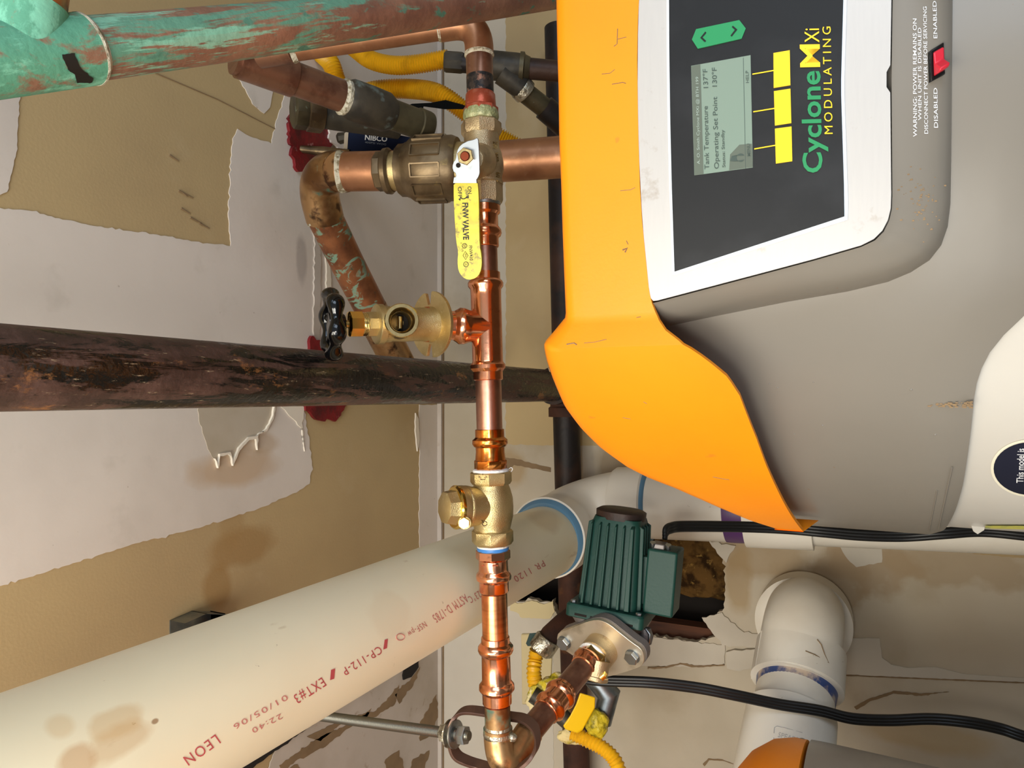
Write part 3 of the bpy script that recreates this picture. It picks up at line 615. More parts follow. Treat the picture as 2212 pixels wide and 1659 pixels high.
tx('MODULATING', (1799, 291), (1794.5, 60), 18, M_btn, space=1.45, capref=.70)
# raised housing around the bezel
inner = [(1400, 640), (1407, 655), (1420, 652), (1530, 623), (1640, 594), (1760, 562), (1860, 533), (1890, 519), (1909, 500), (1921, 476), (1927, 450), (1928, 420), (1927, 300), (1926, 190)]
outer = [(1418, 690), (1425, 706), (1445, 704), (1560, 680), (1700, 652), (1830, 630), (1918, 609), (1968, 588), (2008, 562), (2033, 530), (2047, 490), (2053, 440), (2055, 300), (2056, 172)]
NB = 8; rows = []
for (a, b) in zip(inner, outer):
    pi = pan(*a)[0]; po = cyl_hit(*b, .3705); ia, oa = (pi - HA).dot(HT), (po - HA).dot(HT); row = []
    di = (pi - HA).dot(HN) - .001; do = (po - HA).dot(HN)
    for k in range(NB + 1):
        f = k / NB; g = [0, .03, .16, .36, .56, .74, .88, .96, 1][k]; s = [0, 0.02, .07, .16, .27, .40, .58, .82, 1][k]
        row.append((max(ia + (oa - ia) * g, 0), pi.z + (po.z - pi.z) * g, di + (do - di) * s))
    rows.append(row)
half = rows[:-1] + [[(0, z, d) for (a, z, d) in rows[-1]]]
full = half + [[(-a, z, d) for (a, z, d) in r] for r in reversed(half[:-1])]
# densify between rows
dens = []
for r0, r1 in zip(full, full[1:]):
    for s in range(4): dens.append([tuple(x + (y - x) * s / 4 for x, y in zip(p, q)) for p, q in zip(r0, r1)])
dens.append(full[-1])
V = [Vector((HA.x, HA.y, 0)) + HN * d + HT * a + UZ * z for r in dens for (a, z, d) in r]
# make sure nothing dips inside the round shroud
for i, v in enumerate(V):
    q = v - HA; rr = math.hypot(q.dot(HN), q.dot(HT))
    if rr < .3705: k_ = .3705 / rr; V[i] = Vector((HA.x + (v.x - HA.x) * k_, HA.y + (v.y - HA.y) * k_, v.z))
Fc = [(i * (NB + 1) + j, i * (NB + 1) + j + 1, (i + 1) * (NB + 1) + j + 1, (i + 1) * (NB + 1) + j) for i in range(len(dens) - 1) for j in range(NB)]
house_vf = (V, Fc); house = obj('raised_housing', house_vf, M_grey, heater, sharp=60)
from mathutils.bvhtree import BVHTree
def bvh_hit(vf):
    T = BVHTree.FromPolygons([tuple(v) for v in vf[0]], [tuple(f) for f in vf[1]])
    def h(px, py):
        r = ray(px, py).normalized(); loc, n, i, d = T.ray_cast(CAM, r)
        if loc is None: return P(px, py, .5), -r
        return loc, (n if n.dot(r) < 0 else -n)
    return h
hh = bvh_hit(house_vf)
def dk2(nm, pl, m, l, par):   # decal that follows a curved surface: subdivide
    return decal(nm, pl, hh, l, m, par)
wt = lambda s, p0, p1, h: text('lettering', s, p0, p1, h, hh, .0006, M_whiteprint, house, bold=.006)
BASE[house.name] = BASE[heater.name]
wt('WARNING: POWER REMAINS ON', (1980, 296), (1979, 41), 8)
wt('WHEN UNIT IS DISABLED', (1989.7, 260.5), (1989, 60.7), 7.2)
wt('DISCONNECT POWER BEFORE SERVICING', (2003.6, 289.4), (2000.8, 15), 7.6)
wt('DISABLED', (2024.7, 276.5), (2023.5, 190.5), 8)
wt('ENABLED', (2023.5, 83.5), (2021.5, 3), 8)
sq = [hh(*p) for p in [(2004, 113), (2033, 95), (2036, 164), (2006, 180)]]; sn = (sq[1][0] - sq[0][0]).cross(sq[3][0] - sq[0][0]).normalized()
if sn.dot(CAM - sq[0][0]) < 0: sn = -sn
sw = obj('switch_frame', prism([q[0] - sn * .004 for q in sq], sn * .007), M_switch, heater); bevel(sw, .0006)
BASE[sw.name] = BASE[heater.name]
c_ = sum((q[0] for q in sq), Vector()) / 4; eu = ((sq[3][0] + sq[2][0]) / 2 - (sq[0][0] + sq[1][0]) / 2); ew = ((sq[1][0] + sq[2][0]) - (sq[0][0] + sq[3][0])) / 2
pp = [c_ - eu * .38 + sn * .003, c_ - eu * .36 + sn * .0045, c_ + eu * .02 + sn * .0048, c_ + eu * .26 + sn * .0105, c_ + eu * .36 + sn * .009, c_ + eu * .38 + sn * .003]
o_ = obj('rocker', prism([p - ew * .36 for p in pp], ew * .72), M_red, sw, label='red rocker'); bevel(o_, .0008)
# oval sticker, label strip, bracket
jk = lambda px, py: (cyl_hit(px, py, .361), (cyl_hit(px, py, .361) - Vector((HA.x, HA.y, cyl_hit(px, py, .361).z))).normalized())
def grid_decal(nm, cx, cy, rx, ry, lift, m, par, n=40, rings=6):
    V, Fc = [], []
    q, nn = jk(cx, cy); V.append(q + nn * lift)
    for r in range(1, rings + 1):
        for j in range(n):
            th = 2 * math.pi * j / n; q, nn = jk(cx + rx * r / rings * math.cos(th), cy + ry * r / rings * math.sin(th)); V.append(q + nn * lift)
    for j in range(n): Fc.append((0, 1 + j, 1 + (j + 1) % n))
    for r in range(rings - 1):
        for j in range(n): a = 1 + r * n; Fc.append((a + j, a + n + j, a + n + (j + 1) % n, a + (j + 1) % n))
    return obj(nm, (V, Fc), m, par)
stk = grid_decal('sticker', 2226, 1010, 86, 62, .0006, M_stickr, heater); stk['label'] = 'oval navy sticker with cream rim'; BASE[stk.name] = BASE[heater.name]
grid_decal('sticker_face', 2226, 1010, 80, 57, .0010, M_stick, stk)
text('lettering', 'This model is', (2210, 1040), (2212, 966), 15, jk, .0014, M_whiteprint, stk, bold=.01)
text('lettering', 'ENERGY EFFICIENT', (2240, 1050), (2242, 966), 15, jk, .0014, M_whiteprint, stk, bold=.01) if False else None
decal('label_strip', [(2128, 1132), (2212, 1132), (2300, 1134), (2300, 1141), (2212, 1140), (2128, 1138)], jk, .0015, M_ylab, heater)
q = cyl_hit(2112, 1138, .361); o_ = obj('jacket_tab', prism([P(2096, 1131, px_t(q)), P(2128, 1133, px_t(q)), P(2126, 1145, px_t(q)), P(2112, 1154, px_t(q)), P(2103, 1148, px_t(q))], Vector((0, .004, 0))), M_jacket, heater)
# water drops / dents on the shroud
for px, py, r in ((1662, 829, 3.2), (1680, 838, 3.6), (1757, 826, 3.2), (1676, 929, 1.6), (1716, 938, 2.8), (1968, 842, 5), (2020, 939, 5), (1777, 919, 4)):
    q = cyl_hit(px, py, .370); nn = (q - Vector((HA.x, HA.y, q.z))).normalized(); k_ = rpx(r, px_t(q)); v_, f_ = blob((0, 0, 0), (k_, k_, k_ * 1.2), 3, n=8, amp=.1)
    obj('paint_bump', ([q + v * .5 - nn * k_ * .1 for v in v_], f_), M_grey, heater)
for pts, w_ in (([(1300, 160), (1318, 158), (1328, 150)], 1.2), ([(1322, 182), (1345, 178), (1352, 180)], 1.4), ([(1334, 62), (1333, 95), (1326, 100)], 1.5), ([(1333, 85), (1353, 80)], 1.2), ([(1345, 540), (1355, 536), (1350, 545)], 3), ([(1353, 520), (1357, 528)], 1.5), ([(1224, 744), (1240, 741), (1246, 745)], 2.4), ([(1262, 741), (1285, 739), (1310, 733)], 1.2), ([(1340, 412), (1362, 410), (1372, 405)], 1.2), ([(1375, 686), (1384, 684)], 1.2), ([(1185, 795), (1188, 803)], 1.6), ([(1540, 1030), (1560, 1034), (1575, 1036)], 1.5), ([(1390, 868), (1397, 872)], 1.2), ([(1345, 902), (1362, 905)], 1.2)):
    qs = [yel_hit(*p) for p in pts]; obj('scuff_mark', sweep(qs, rpx(w_, .5) * .7, n=6), M_brownw, heater)
rust = cyl_hit(2080, 875, .3702)
for k in range(60):
    f = random.random(); q, = (cyl_hit(2100 - 95 * f ** 1.7, 875 + random.uniform(-1, 1) * (8 - 5 * f), .3703),); r_ = random.uniform(.0002, .0006)
    if k == 0: vv, ff = [], []
    v_, f_ = box(q, HT * r_, UZ * r_ * 2, HN * .0002); o__ = len(vv); vv += v_; ff += [tuple(i + o__ for i in g) for g in f_]
o_ = obj('rust_specks', (vv, ff), M_brownw, heater); o_['kind'] = 'stuff'

vv, ff = [], []
for k in range(70):
    c_, n_h = hh(random.gauss(1985, 20), random.gauss(440, 34)); r_ = random.uniform(.0001, .0005)
    v_, f_ = box(c_, HT * r_, UZ * r_ * 1.8, n_h * .0002); o__ = len(vv); vv += v_; ff += [tuple(i + o__ for i in g) for g in f_]
o_ = obj('rust_specks', (vv, ff), M_brownw, house); o_['kind'] = 'stuff'
# second heater, lower edge of the picture
H2 = Vector((-.700, .655, 0))
h2 = thing('water_heater', 'second water heater, its orange dome edge and grey side showing below the white coupling', 'water heater', (H2.x, H2.y, 0))
def L2(z0, z1, pr, nm, m): return obj(nm, lathe((H2.x, H2.y, z0), (H2.x, H2.y, z1), pr, n=128), m, h2)
L2(1.594, 1.69, [(0, .364), (.02, .371), (.15, .371), (.35, .366), (.55, .352), (.75, .325), (.9, .28), (1, .2)], 'top_trim', M_yel)['label'] = 'orange-yellow domed trim'
L2(1.46, 1.592, [(0, .355), (.06, .366), (.12, .369), (.9, .372), (1, .372)], 'shroud', M_grey)
L2(0.06, 1.465, [(0, .35), (.01, .358), (1, .358)], 'tank_jacket', M_jacket)
L2(0, .06, [(0, .345), (1, .345)], 'base_ring', M_blkpipe)
q = P(1733, 1612, .74); obj('trim_screw', lathe(q + Vector((-.01, 0, 0)), q + Vector((.008, -.002, 0)), [(0, .002), (.5, .003), (.9, .004), (1, .003)], n=16), M_zinc, h2)
# ------------------------------------------------------------------ white vent pipe (overhead, then down the wall)
VX, VZ, VR = -.235, 1.55 + .451, .057
vent = thing('vent_pipe', 'thick cream plastic vent pipe with red print crossing the ceiling from the lower left', 'pipe', (VX, .4, VZ))
def vent_hit(px, py):
    r = ray(px, py); o = CAM - Vector((VX, 0, VZ)); a = r.x ** 2 + r.z ** 2; b = 2 * (o.x * r.x + o.z * r.z); c = o.x ** 2 + o.z ** 2 - VR * VR; D = b * b - 4 * a * c
    t = (-b - math.sqrt(max(D, 0))) / (2 * a); p = CAM + r * t; return p, Vector((p.x - VX, 0, p.z - VZ)).normalized()
vs_ = lambda px, py: tuple(vent_hit(px, py)[0] - Vector((VX, .4, VZ)))
M_pvc = mat('cream_pvc', (248, 242, 212), .38, layers=[dict(s=3, lo=.45, hi=.7, c=(240, 230, 198)), dict(s=50, st=(1, .3, 1), lo=.68, hi=.73, c=(196, 176, 140), a=.5), dict(s=90, nr=.7, lo=.70, hi=.73, c=(130, 106, 82), a=.7)],
    spots=[(vs_(265, 1600), (.012, .022, .012), (196, 152, 92), .4, 1.6), (vs_(250, 1560), (.014, .02, .01), (208, 172, 116), .45, 1.8), (vs_(165, 1640), (.012, .012, .012), (196, 150, 96), .55, 1.5), (vs_(130, 1570), (.01, .01, .01), (222, 196, 150), .5, .8), (vs_(850, 1330), (.03, .03, .03), (228, 204, 166), .2, 1.8), (vs_(335, 1558), (.002, .003, .002), (150, 110, 70), .8, .1), (vs_(1180, 1120), (.03, .05, .03), (206, 180, 140), .4, .9)])
vd0, vd1 = Vector((VX, -.35, VZ)), Vector((VX, 1.09, VZ))
vp = obj('pipe', sweep([vd0 + (vd1 - vd0) * (i / 20) for i in range(21)], VR, n=96), M_pvc, vent); BASE[vp.name] = BASE[vent.name]
def vent_hit_(px, py):
    r = ray(px, py); o = CAM - vd0; a = r.x ** 2 + r.z ** 2; b = 2 * (o.x * r.x + o.z * r.z); c = o.x ** 2 + o.z ** 2 - VR * VR; D = b * b - 4 * a * c
    t = (-b - math.sqrt(max(D, 0))) / (2 * a); p = CAM + r * t; return p, Vector((p.x - VX, 0, p.z - VZ)).normalized()
pt = lambda s, p0, p1, h, m=M_redink, **k: text('lettering', s, p0, p1, h * .86, vent_hit, .0004, m, vp, space=1.2, **k)
pt('LEON', (464, 1586), (394, 1636), 26)
pt('22:40', (606, 1541), (542, 1574), 13, M_redink2)
pt('01/05/06', (617, 1500), (502, 1566), 14, M_redink2)
pt('EXT#3', (694, 1463), (632, 1503), 24)
pt('CP-112-P', (818, 1395), (737, 1445), 20)
pt('ASTM D-1785', (1003, 1283), (932, 1330), 22, M_redink2)
pt('23°C', (1033, 1276), (1009, 1290), 18, M_redink2)
pt('NSF-pw', (916, 1342), (878, 1366), 15, M_redink2)
pt('PR 1120', (1172, 1210), (1108, 1246), 16, M_redink2)
for q in ([(714, 1447), (723, 1444), (721, 1466), (712, 1469)], [(830, 1382), (837, 1380), (835, 1400), (827, 1403)]): decal('print_mark', q, vent_hit, .0005, M_redink, vp)
obj('print_mark', sweep([vent_hit(864 + 9 * math.cos(a), 1376 + 7 * math.sin(a))[0] + vent_hit(864, 1376)[1] * .0004 for a in [2 * math.pi * i / 24 for i in range(24)]], .0004, n=5, closed=True), M_redink2, vp)
# elbow and drop
cz = Vector((-.212, 1.205, VZ)); e0 = Vector((VX + .005, 1.105, VZ)); dn0 = Vector((-.190, 1.205, VZ - .10)); dn1 = Vector((-.165, 1.205, 1.34)); dd = (dn1 - dn0).normalized()
ev = bend(e0, cz, dn0, .085, 14)
obj('elbow', sweep([e0 - Vector((0, .035, 0))] + ev + [dn0 + dd * .02], .0625, n=64), M_pvcw, vent)
obj('elbow_socket', lathe(e0 - Vector((0, .05, 0)), e0 - Vector((0, .0, 0)), [(0, .060), (.06, .066), (.9, .066), (1, .062)], n=64), M_pvcw, vent)
obj('cement_ring', lathe(e0 - Vector((0, .056, 0)), e0 - Vector((0, .048, 0)), [(0, .0575), (.3, .0605), (1, .0635)], n=64), M_blueglue, vent, label='blue cement bead')
q0 = dn0 + dd * .028
obj('elbow_socket', lathe(dn0 + dd * -.03, q0, [(0, .0615), (.1, .0655), (.95, .0655), (1, .062)], n=64), M_pvcw, vent)
obj('cement_ring', lathe(q0, q0 + dd * .006, [(0, .063), (.6, .0615), (1, .0575)], n=64), M_blueglue, vent, label='blue cement bead')
obj('drop_pipe', sweep([q0 + dd * (i * .1) for i in range(17)], VR, n=64), M_pvcw, vent)
k0 = P(1590, 1112, 1.150); s_ = (k0 - dn0).dot(dd)
obj('primer_band', lathe(dn0 + dd * (s_ - .016), dn0 + dd * (s_ + .014), [(0, .0574), (.2, .0578), (.8, .0578), (1, .0574)], n=64), M_purple, vent, label='purple primer stain')
obj('coupling', lathe(dn0 + dd * (s_ + .014), dn0 + dd * (s_ + .115), [(0, .0575), (.01, .064), (.99, .064), (1, .0575)], n=64), M_pvcw, vent)

# ------------------------------------------------------------------ lower white elbow into the wall
lo = thing('drain_pipe', 'white plastic elbow and coupling on a pipe entering the wall beside the second heater', 'pipe', P(1740, 1320, 1.10))
a0, a1, a2 = P(1680, 1720, .93), P(1712, 1500, 1.03), P(1738, 1332, 1.10)
wq = on_wall(1740, 1322); wq.y = YW - .001
dn = (a1 - a0).normalized(); du = (a2 - a1).normalized()
elb = catmull([a1 + du * .02, a1 + du * .07, a2 - du * .02, a2 + (wq - a2) * .22, a2 + (wq - a2) * .6, wq], 10)
obj('elbow', sweep(elb, .0580, n=64), M_pvcw, lo)
obj('wall_socket', lathe(Vector((elb[-1].x, YW - .075, elb[-1].z)), Vector((elb[-1].x, YW - .02, elb[-1].z)), [(0, .064), (.06, .077), (.94, .077), (1, .064)], n=64), M_pvcw, lo)
c0 = P(1730, 1402, 1.08); c1 = P(1720, 1484, 1.04)
so = obj('elbow_socket', lathe(c0, c1, [(0, .0585), (.03, .0640), (.97, .0645), (1, .058)], n=64), M_pvcw, lo)
for k, ph in enumerate((-1.2, -.55, .1)):
    A_, B2_ = frame_for(c1 - c0)
    obj('socket_rib', box((c0 + c1) / 2 - (A_ * math.cos(ph) + B2_ * math.sin(ph)) * -.0640, (c1 - c0) * .48, (A_ * -math.sin(ph) + B2_ * math.cos(ph)) * .0008, (A_ * math.cos(ph) + B2_ * math.sin(ph)) * .0008), M_pvcw, lo)
obj('drain_stub', sweep([c1 - (c1 - c0) * .1, P(1708, 1560, 1.0)], .0535, n=64), M_pvcw, lo)
obj('cement_ring', lathe(c1, c1 + (c1 - c0).normalized() * .016, [(0, .0560), (.5, .0552), (1, .0540)], n=64), M_navyglue, lo, label='dark blue cement band')
g0, g1 = P(1709, 1540, 1.005), P(1686, 1710, .93)
cpl = obj('coupling', lathe(g0, g1, [(0, .054), (.02, .0605), (1, .0625)], n=96), M_pvcw, lo); BASE[cpl.name] = BASE[lo.name]
ch = bvh_hit(lathe(g0, g1, [(0, .054), (.02, .0605), (1, .0625)], n=96))
text('raised_lettering', 'SPEARS', (1680, 1592), (1722, 1604), 11, ch, .0004, M_greyprint, cpl).data.materials[0] = M_alu
obj('raised_frame', sweep([ch(*p)[0] + ch(*p)[1] * .0003 for p in [(1733, 1583), (1700, 1574), (1678, 1569), (1673, 1572), (1672, 1584)]], .0005, n=5), M_alu, cpl)
obj('raised_frame', sweep([ch(*p)[0] + ch(*p)[1] * .0003 for p in [(1671, 1594), (1673, 1600), (1700, 1608), (1730, 1616)]], .0005, n=5), M_alu, cpl)
for pts in ([(1765, 1381), (1774, 1392), (1782, 1415), (1790, 1432), (1782, 1470), (1765, 1490), (1752, 1492)], [(1740, 1406), (1760, 1414), (1790, 1432)]):
    hb = bvh_hit(join(sweep(elb, .0585, n=64), lathe(c0, c1, [(0, .0585), (.03, .0635), (.97, .0640), (1, .058)], n=64)))
    obj('dirt_streak', sweep([hb(*p)[0] for p in pts], .0008, n=5), M_brownw, lo)

# ------------------------------------------------------------------ blackened pipe overhead
RYB = 1.218
bx, bz, br = .0185, 1.55 + .505, .029
bp = tag(obj('blackened_pipe', sweep([Vector((bx, -.35 + i * .05, bz)) for i in range(32)] + [Vector((bx, RYB, bz))], br, n=64), M_black), 'long brown and black mottled pipe running under the ceiling from the left edge', 'pipe')
rp = thing('rusty_pipe', 'dark rusty iron pipe running sideways along the back wall behind the heater', 'pipe', P(1222, 830, 1.394))
RY = 1.30
def rpt(px, py): return plane_hit(px, py, Vector((0, RY, 0)), Vector((0, 1, 0)))
obj('pipe', sweep([rpt(1205, 60), rpt(1222, 780)], .0265, n=40), M_blkpipe, rp)
obj('pipe', sweep([rpt(1222, 860), rpt(1228, 1080)], .0262, n=40), M_blkpipe, rp)
obj('pipe', sweep([rpt(1228, 1080), rpt(1250, 1800), rpt(1262, 2500)], .0255, n=40), M_rust, rp)
q0, q1 = rpt(1221, 740), rpt(1223, 900)
obj('tee', lathe(q0, q1, [(0, .027), (.0, .034), (.12, .034), (.14, .031), (.86, .031), (.88, .0345), (1, .0345), (1, .027)], n=40), M_rust, rp)
obj('tee_branch', lathe(Vector((bx, RY - .085, bz)), Vector((bx, RY, bz)), [(0, .029), (0, .035), (.25, .035), (.28, .032), (1, .032)], n=40), M_blkpipe, rp)
# ------------------------------------------------------------------ green patinated copper pipe, top of the picture
vg = thing('verdigris_pipe', 'big copper pipe crusted with green verdigris along the top left', 'pipe', P(400, 80, .52))
def vt(px): return .0175 * F / (139 - .0625 * px) * 2 * .5 if False else .0350 * F / (141 - .064 * px)
gA, gB = (-160, 144), (1290, -28)
def gp(px):
    f = (px - gA[0]) / (gB[0] - gA[0]); return P(px, gA[1] + (gB[1] - gA[1]) * f + 6 * math.sin(f * 3.14), vt(px))
j0 = 187
obj('pipe', sweep([gp(x) for x in range(j0, 1290, 20)], .0175, n=48, cap=True), M_verd, vg)
obj('tee', sweep([gp(x) for x in range(-160, j0 + 1, 20)] + [gp(j0 + 4)], .0195, n=48), M_verdt, vg)
obj('tee_branch', lathe(gp(48), gp(48) + (P(82, -120, vt(60)) - gp(48)) * 1.0, [(0, .0188), (.46, .0190), (.47, .0180)], n=48), M_verdt, vg)
obj('stub_pipe', lathe(gp(48) + (P(82, -120, vt(60)) - gp(48)) * .42, P(82, -120, vt(60)), [(0, .0178), (1, .0178)], n=48), M_elbow, vg)
br0 = gp(52); False and obj('branch_collar', lathe(br0, br0 + (P(82, -120, vt(60)) - gp(48)) * .34, [(.35, .0192), (.5, .0199), (1, .0198)], n=48), M_verd, vg)
obj('solder_joint', sweep([gp(j0 - 2), gp(j0 + 3), gp(j0 + 12)], [.0197, .0198, .0178], n=48), M_flux, vg, label='cream solder seam')
gh = bvh_hit(sweep([gp(x) for x in range(-160, j0 + 1, 20)], .0196, n=64))
decal('black_mark', rough([(133, 118), (160, 115), (168, 135), (178, 152), (200, 168), (198, 176), (165, 178), (160, 160), (146, 150), (138, 132)], 3, 5, 4), gh, .0006, M_ink, vg)

# ------------------------------------------------------------------ old dark assembly behind (dirty tee, fittings)
da = thing('branch_assembly', 'dark tarnished copper pipe with black fitting slanting behind the thin copper pipe', 'pipe', P(650, 165, .9))
dA, dB = P(505, 122, .84), P(925, 276, 1.02)
def dl(f): return dA + (dB - dA) * f
R1 = .0205
obj('pipe', sweep([dl(0), dl(.20), dl(.52)], R1, n=40), M_cudk, da)
obj('tee', lathe(dl(.02), dl(.27), [(0, R1), (0, .0232), (.98, .0232), (1, R1)], n=40), M_cudk, da)
obj('solder_joint', lathe(dl(.50), dl(.535), [(0, R1), (.4, .0238), (1, .0225)], n=40), M_flux, da, label='white crusty joint')
obj('fitting', lathe(dl(.53), dl(.78), [(0, .0225), (.1, .0262), (.5, .0268), (.85, .0262), (1, .021)], n=40), M_dkpipe, da)
obj('end_piece', lathe(dl(.76), dl(1.0), [(0, .0205), (.7, .0205), (.72, .0225), (.95, .0222), (1, .0215)], n=40), M_olive, da)
obj('end_plug', lathe(dl(1.0), dl(1.012), [(0, .008), (1, .006)], n=12), M_olive, da)
un = thing('union_fitting', 'dull brown hexagonal union with pipe below the slanting dark pipe near the red firestop', 'pipe fitting', P(640, 235, 1.08))
u0, u1 = P(632, 234, 1.08), P(860, 268, 1.16)
def ul(f): return u0 + (u1 - u0) * f
obj('nut', lathe(ul(0), ul(.13), [(0, .026), (.15, .0295), (.9, .0295), (1, .028)], n=8), M_olive, un)
obj('union_nut', lathe(ul(.12), ul(.27), [(0, .028), (.1, .031), (.9, .031), (1, .029)], n=8), M_dkbrass, un)
obj('pipe', sweep([ul(.26), ul(1)], .0235, n=36), M_dkpipe, un)
# navy lever of a small valve
nv = thing('valve_handle', 'navy blue valve lever with pale lettering above the big copper elbow', 'valve handle', P(800, 305, 1.2))
NT_ = 1.19
o_ = obj('lever', prism([P(x, y, NT_) for x, y in [(753, 281), (858, 291), (905, 300), (935, 318), (935, 332), (850, 331), (750, 327)]], -ray(830, 305) * -.012), M_navy, nv); bevel(o_, .0015)
BASE[o_.name] = BASE[nv.name]
vh = lambda px, py: (P(px, py, NT_), -ray(px, py).normalized())
text('lettering', 'NIBCO', (788, 302), (836, 306), 11, vh, .0006, M_whiteprint, o_, bold=.02)
text('lettering', '400PSI WOG', (788, 309), (834, 314), 4, vh, .0006, M_greyprint, o_)
obj('stem', sweep([P(650, 322, 1.19), P(700, 327, 1.19), P(755, 331, 1.19)], [.006, .008, .006], n=16), M_dkbrass, nv)
obj('valve_nut', lathe(P(728, 300, 1.2), P(752, 296, 1.2), [(0, .006), (.2, .010), (1, .009)], n=8), M_dkpipe, nv)
obj('lever_clip', prism([P(x, y, NT_) for x, y in [(744, 288), (753, 281), (750, 327), (742, 328)]], ray(830, 305) * .010), M_peel, nv)

# ------------------------------------------------------------------ yellow corrugated gas hoses
def hose(name, pts, wpx, label, parent=None, closed=False, pitch=.0043, k=.14):
    c = resample(catmull([P(*p) for p in pts], 16), pitch / 6); t = sum(p[2] for p in pts) / len(pts); R = rpx(wpx, t)
    rad = [R * (1 + k * (math.cos(2 * math.pi * i / 6))) for i in range(len(c))]
    return sweep(c, rad, n=28)
hs = tag(obj('gas_hose', hose('', [(672, 100, 1.24), (700, 122, 1.22), (716, 140, 1.2), (728, 175, 1.2), (740, 200, 1.2)], 17, ''), M_hose), 'short stub of yellow corrugated gas hose behind the slanting dark pipe', 'hose', 'corrugated gas hoses')
hs = tag(obj('gas_hose', hose('', [(700, 60, 1.2), (760, 100, 1.2), (800, 129, 1.19), (850, 141, 1.18), (905, 138, 1.17), (968, 127, 1.16)], 17, ''), M_hose), 'yellow corrugated gas hose sagging into the black fitting under the thin copper pipe', 'hose', 'corrugated gas hoses')
hs = tag(obj('gas_hose', hose('', [(760, 215, 1.25), (810, 196, 1.23), (880, 192, 1.22), (945, 202, 1.2), (1000, 238, 1.2), (1055, 283, 1.21), (1120, 320, 1.22), (1180, 360, 1.22)], 18, ''), M_hose), 'yellow corrugated gas hose curving behind the ball valve', 'hose', 'corrugated gas hoses')
ct = tag(obj('cloth_strap', prism([P(x, y, 1.17) for x, y in [(872, 232), (890, 224), (930, 222), (962, 216), (1000, 226), (1012, 232), (1000, 236), (960, 236), (915, 230), (912, 246), (903, 252), (890, 244)]], ray(940, 225) * .003), M_cloth), 'black cloth tape strap hanging across the yellow hose', 'tape')
gf = thing('gas_tee', 'black iron gas fitting at the end of the yellow hose beside the yellow heater trim', 'pipe fitting', P(1100, 145, 1.15))
def GF(nm, a, b, pr, m=M_blkpipe, n=36): return obj(nm, lathe(P(*a), P(*b), [(s, rpx(w, 1.15)) for s, w in pr], n=n), m, gf)
GF('hose_nut', (960, 133, 1.15), (1000, 136, 1.15), [(0, 20), (.1, 22), (.9, 22), (1, 21)], M_dkpipe, 8)
GF('nipple', (995, 136, 1.15), (1075, 142, 1.15), [(0, 20), (1, 20)])
GF('tee_body', (1060, 141, 1.15), (1130, 148, 1.15), [(0, 28), (.04, 30), (.8, 30), (1, 29)], M_dkpipe)
GF('tee_collar', (1122, 147, 1.15), (1144, 149, 1.15), [(0, 33), (.4, 33), (.5, 28), (1, 24)], M_olive)
GF('black_nipple', (1140, 148, 1.15), (1230, 156, 1.15), [(0, 22), (1, 21)])
GF('branch', (1085, 155, 1.15), (1128, 190, 1.16), [(0, 28), (1, 25)], M_dkpipe)
GF('branch_ring', (1122, 186, 1.16), (1138, 203, 1.17), [(0, 25), (.2, 27), (.8, 27), (1, 20)], M_solder)
GF('branch_pipe', (1134, 200, 1.17), (1180, 236, 1.19), [(0, 22), (1, 22)], M_olive)
GF('branch_pipe', (1175, 232, 1.19), (1230, 280, 1.21), [(0, 27), (1, 27)])

# ------------------------------------------------------------------ big copper elbow loop with bronze valve
bl = thing('copper_loop', 'large tarnished copper elbow with pipes, streaked green, left of the ball valve', 'pipe', P(690, 400, 1.05))
h0, hc_, v1 = P(760, 371, 1.02), P(672, 366, 1.06), P(705, 480, 1.10)
RB = .0275
ce = bend(h0, hc_, v1, .062, 16)
obj('elbow', sweep([P(742, 371, 1.02)] + ce + [P(702, 472, 1.10)], .0292, n=56), M_elbow, bl)
obj('pipe', sweep([P(740, 371, 1.02), P(860, 369, 1.0)], RB, n=56), M_cubrown, bl)
obj('solder_joint', sweep([P(732, 371, 1.02), P(737, 371, 1.02), P(748, 371, 1.02)], [.0292, .0298, .0277], n=48), M_flux, bl, label='crusty white seam')
obj('solder_joint', sweep([P(701, 469, 1.099), P(703, 473, 1.10)], [.0295, .0293], n=48), M_flux, bl, label='thin cream seam')
obj('drop_pipe', sweep([P(700, 466, 1.10), P(752, 572, 1.16), P(800, 665, 1.21), P(870, 800, 1.28)], RB, n=56), M_cugreen, bl)
obj('lower_elbow', sweep([P(800, 668, 1.21), P(842, 748, 1.25), P(870, 800, 1.28), P(905, 812, 1.30), P(960, 816, 1.31)], .0292, n=40), M_elbow, bl)
obj('outlet_pipe', sweep([P(980, 356, .985), P(1110, 347, .965), P(1290, 334, .94)], .0272, n=56), M_cubrown, bl)
bv = thing('bronze_coupling', 'big ribbed dark bronze coupling on the horizontal copper pipe left of the ball valve', 'pipe fitting', P(910, 366, .99))
def bq(x): return P(x, 371 - (x - 815) * .045, 1.0 - (x - 815) * .0001)
def BV(nm, x0, x1, pr, m=M_dkbrass, n=48): return obj(nm, lathe(bq(x0), bq(x1), [(s, rpx(w, .99)) for s, w in pr], n=n), m, bv)
BV('hex_nut', 814, 834, [(0, 40), (.1, 42), (.9, 42), (1, 41)], n=8)
BV('ring', 830, 848, [(0, 44), (.2, 48), (.7, 49), (1, 44)])
BV('neck', 846, 866, [(0, 41), (1, 42)], M_brass)
BV('shoulder', 862, 886, [(0, 50), (.1, 55), (.9, 56), (1, 58)], n=10)
BV('body', 880, 992, [(0, 57), (.06, 60), (.14, 67), (.5, 69), (.9, 68), (1, 63)], n=64)
BV('tail', 990, 1015, [(0, 54), (1, 52)], M_brass)
ax = (bq(992) - bq(880)).normalized(); A_, B2_ = frame_for(ax)
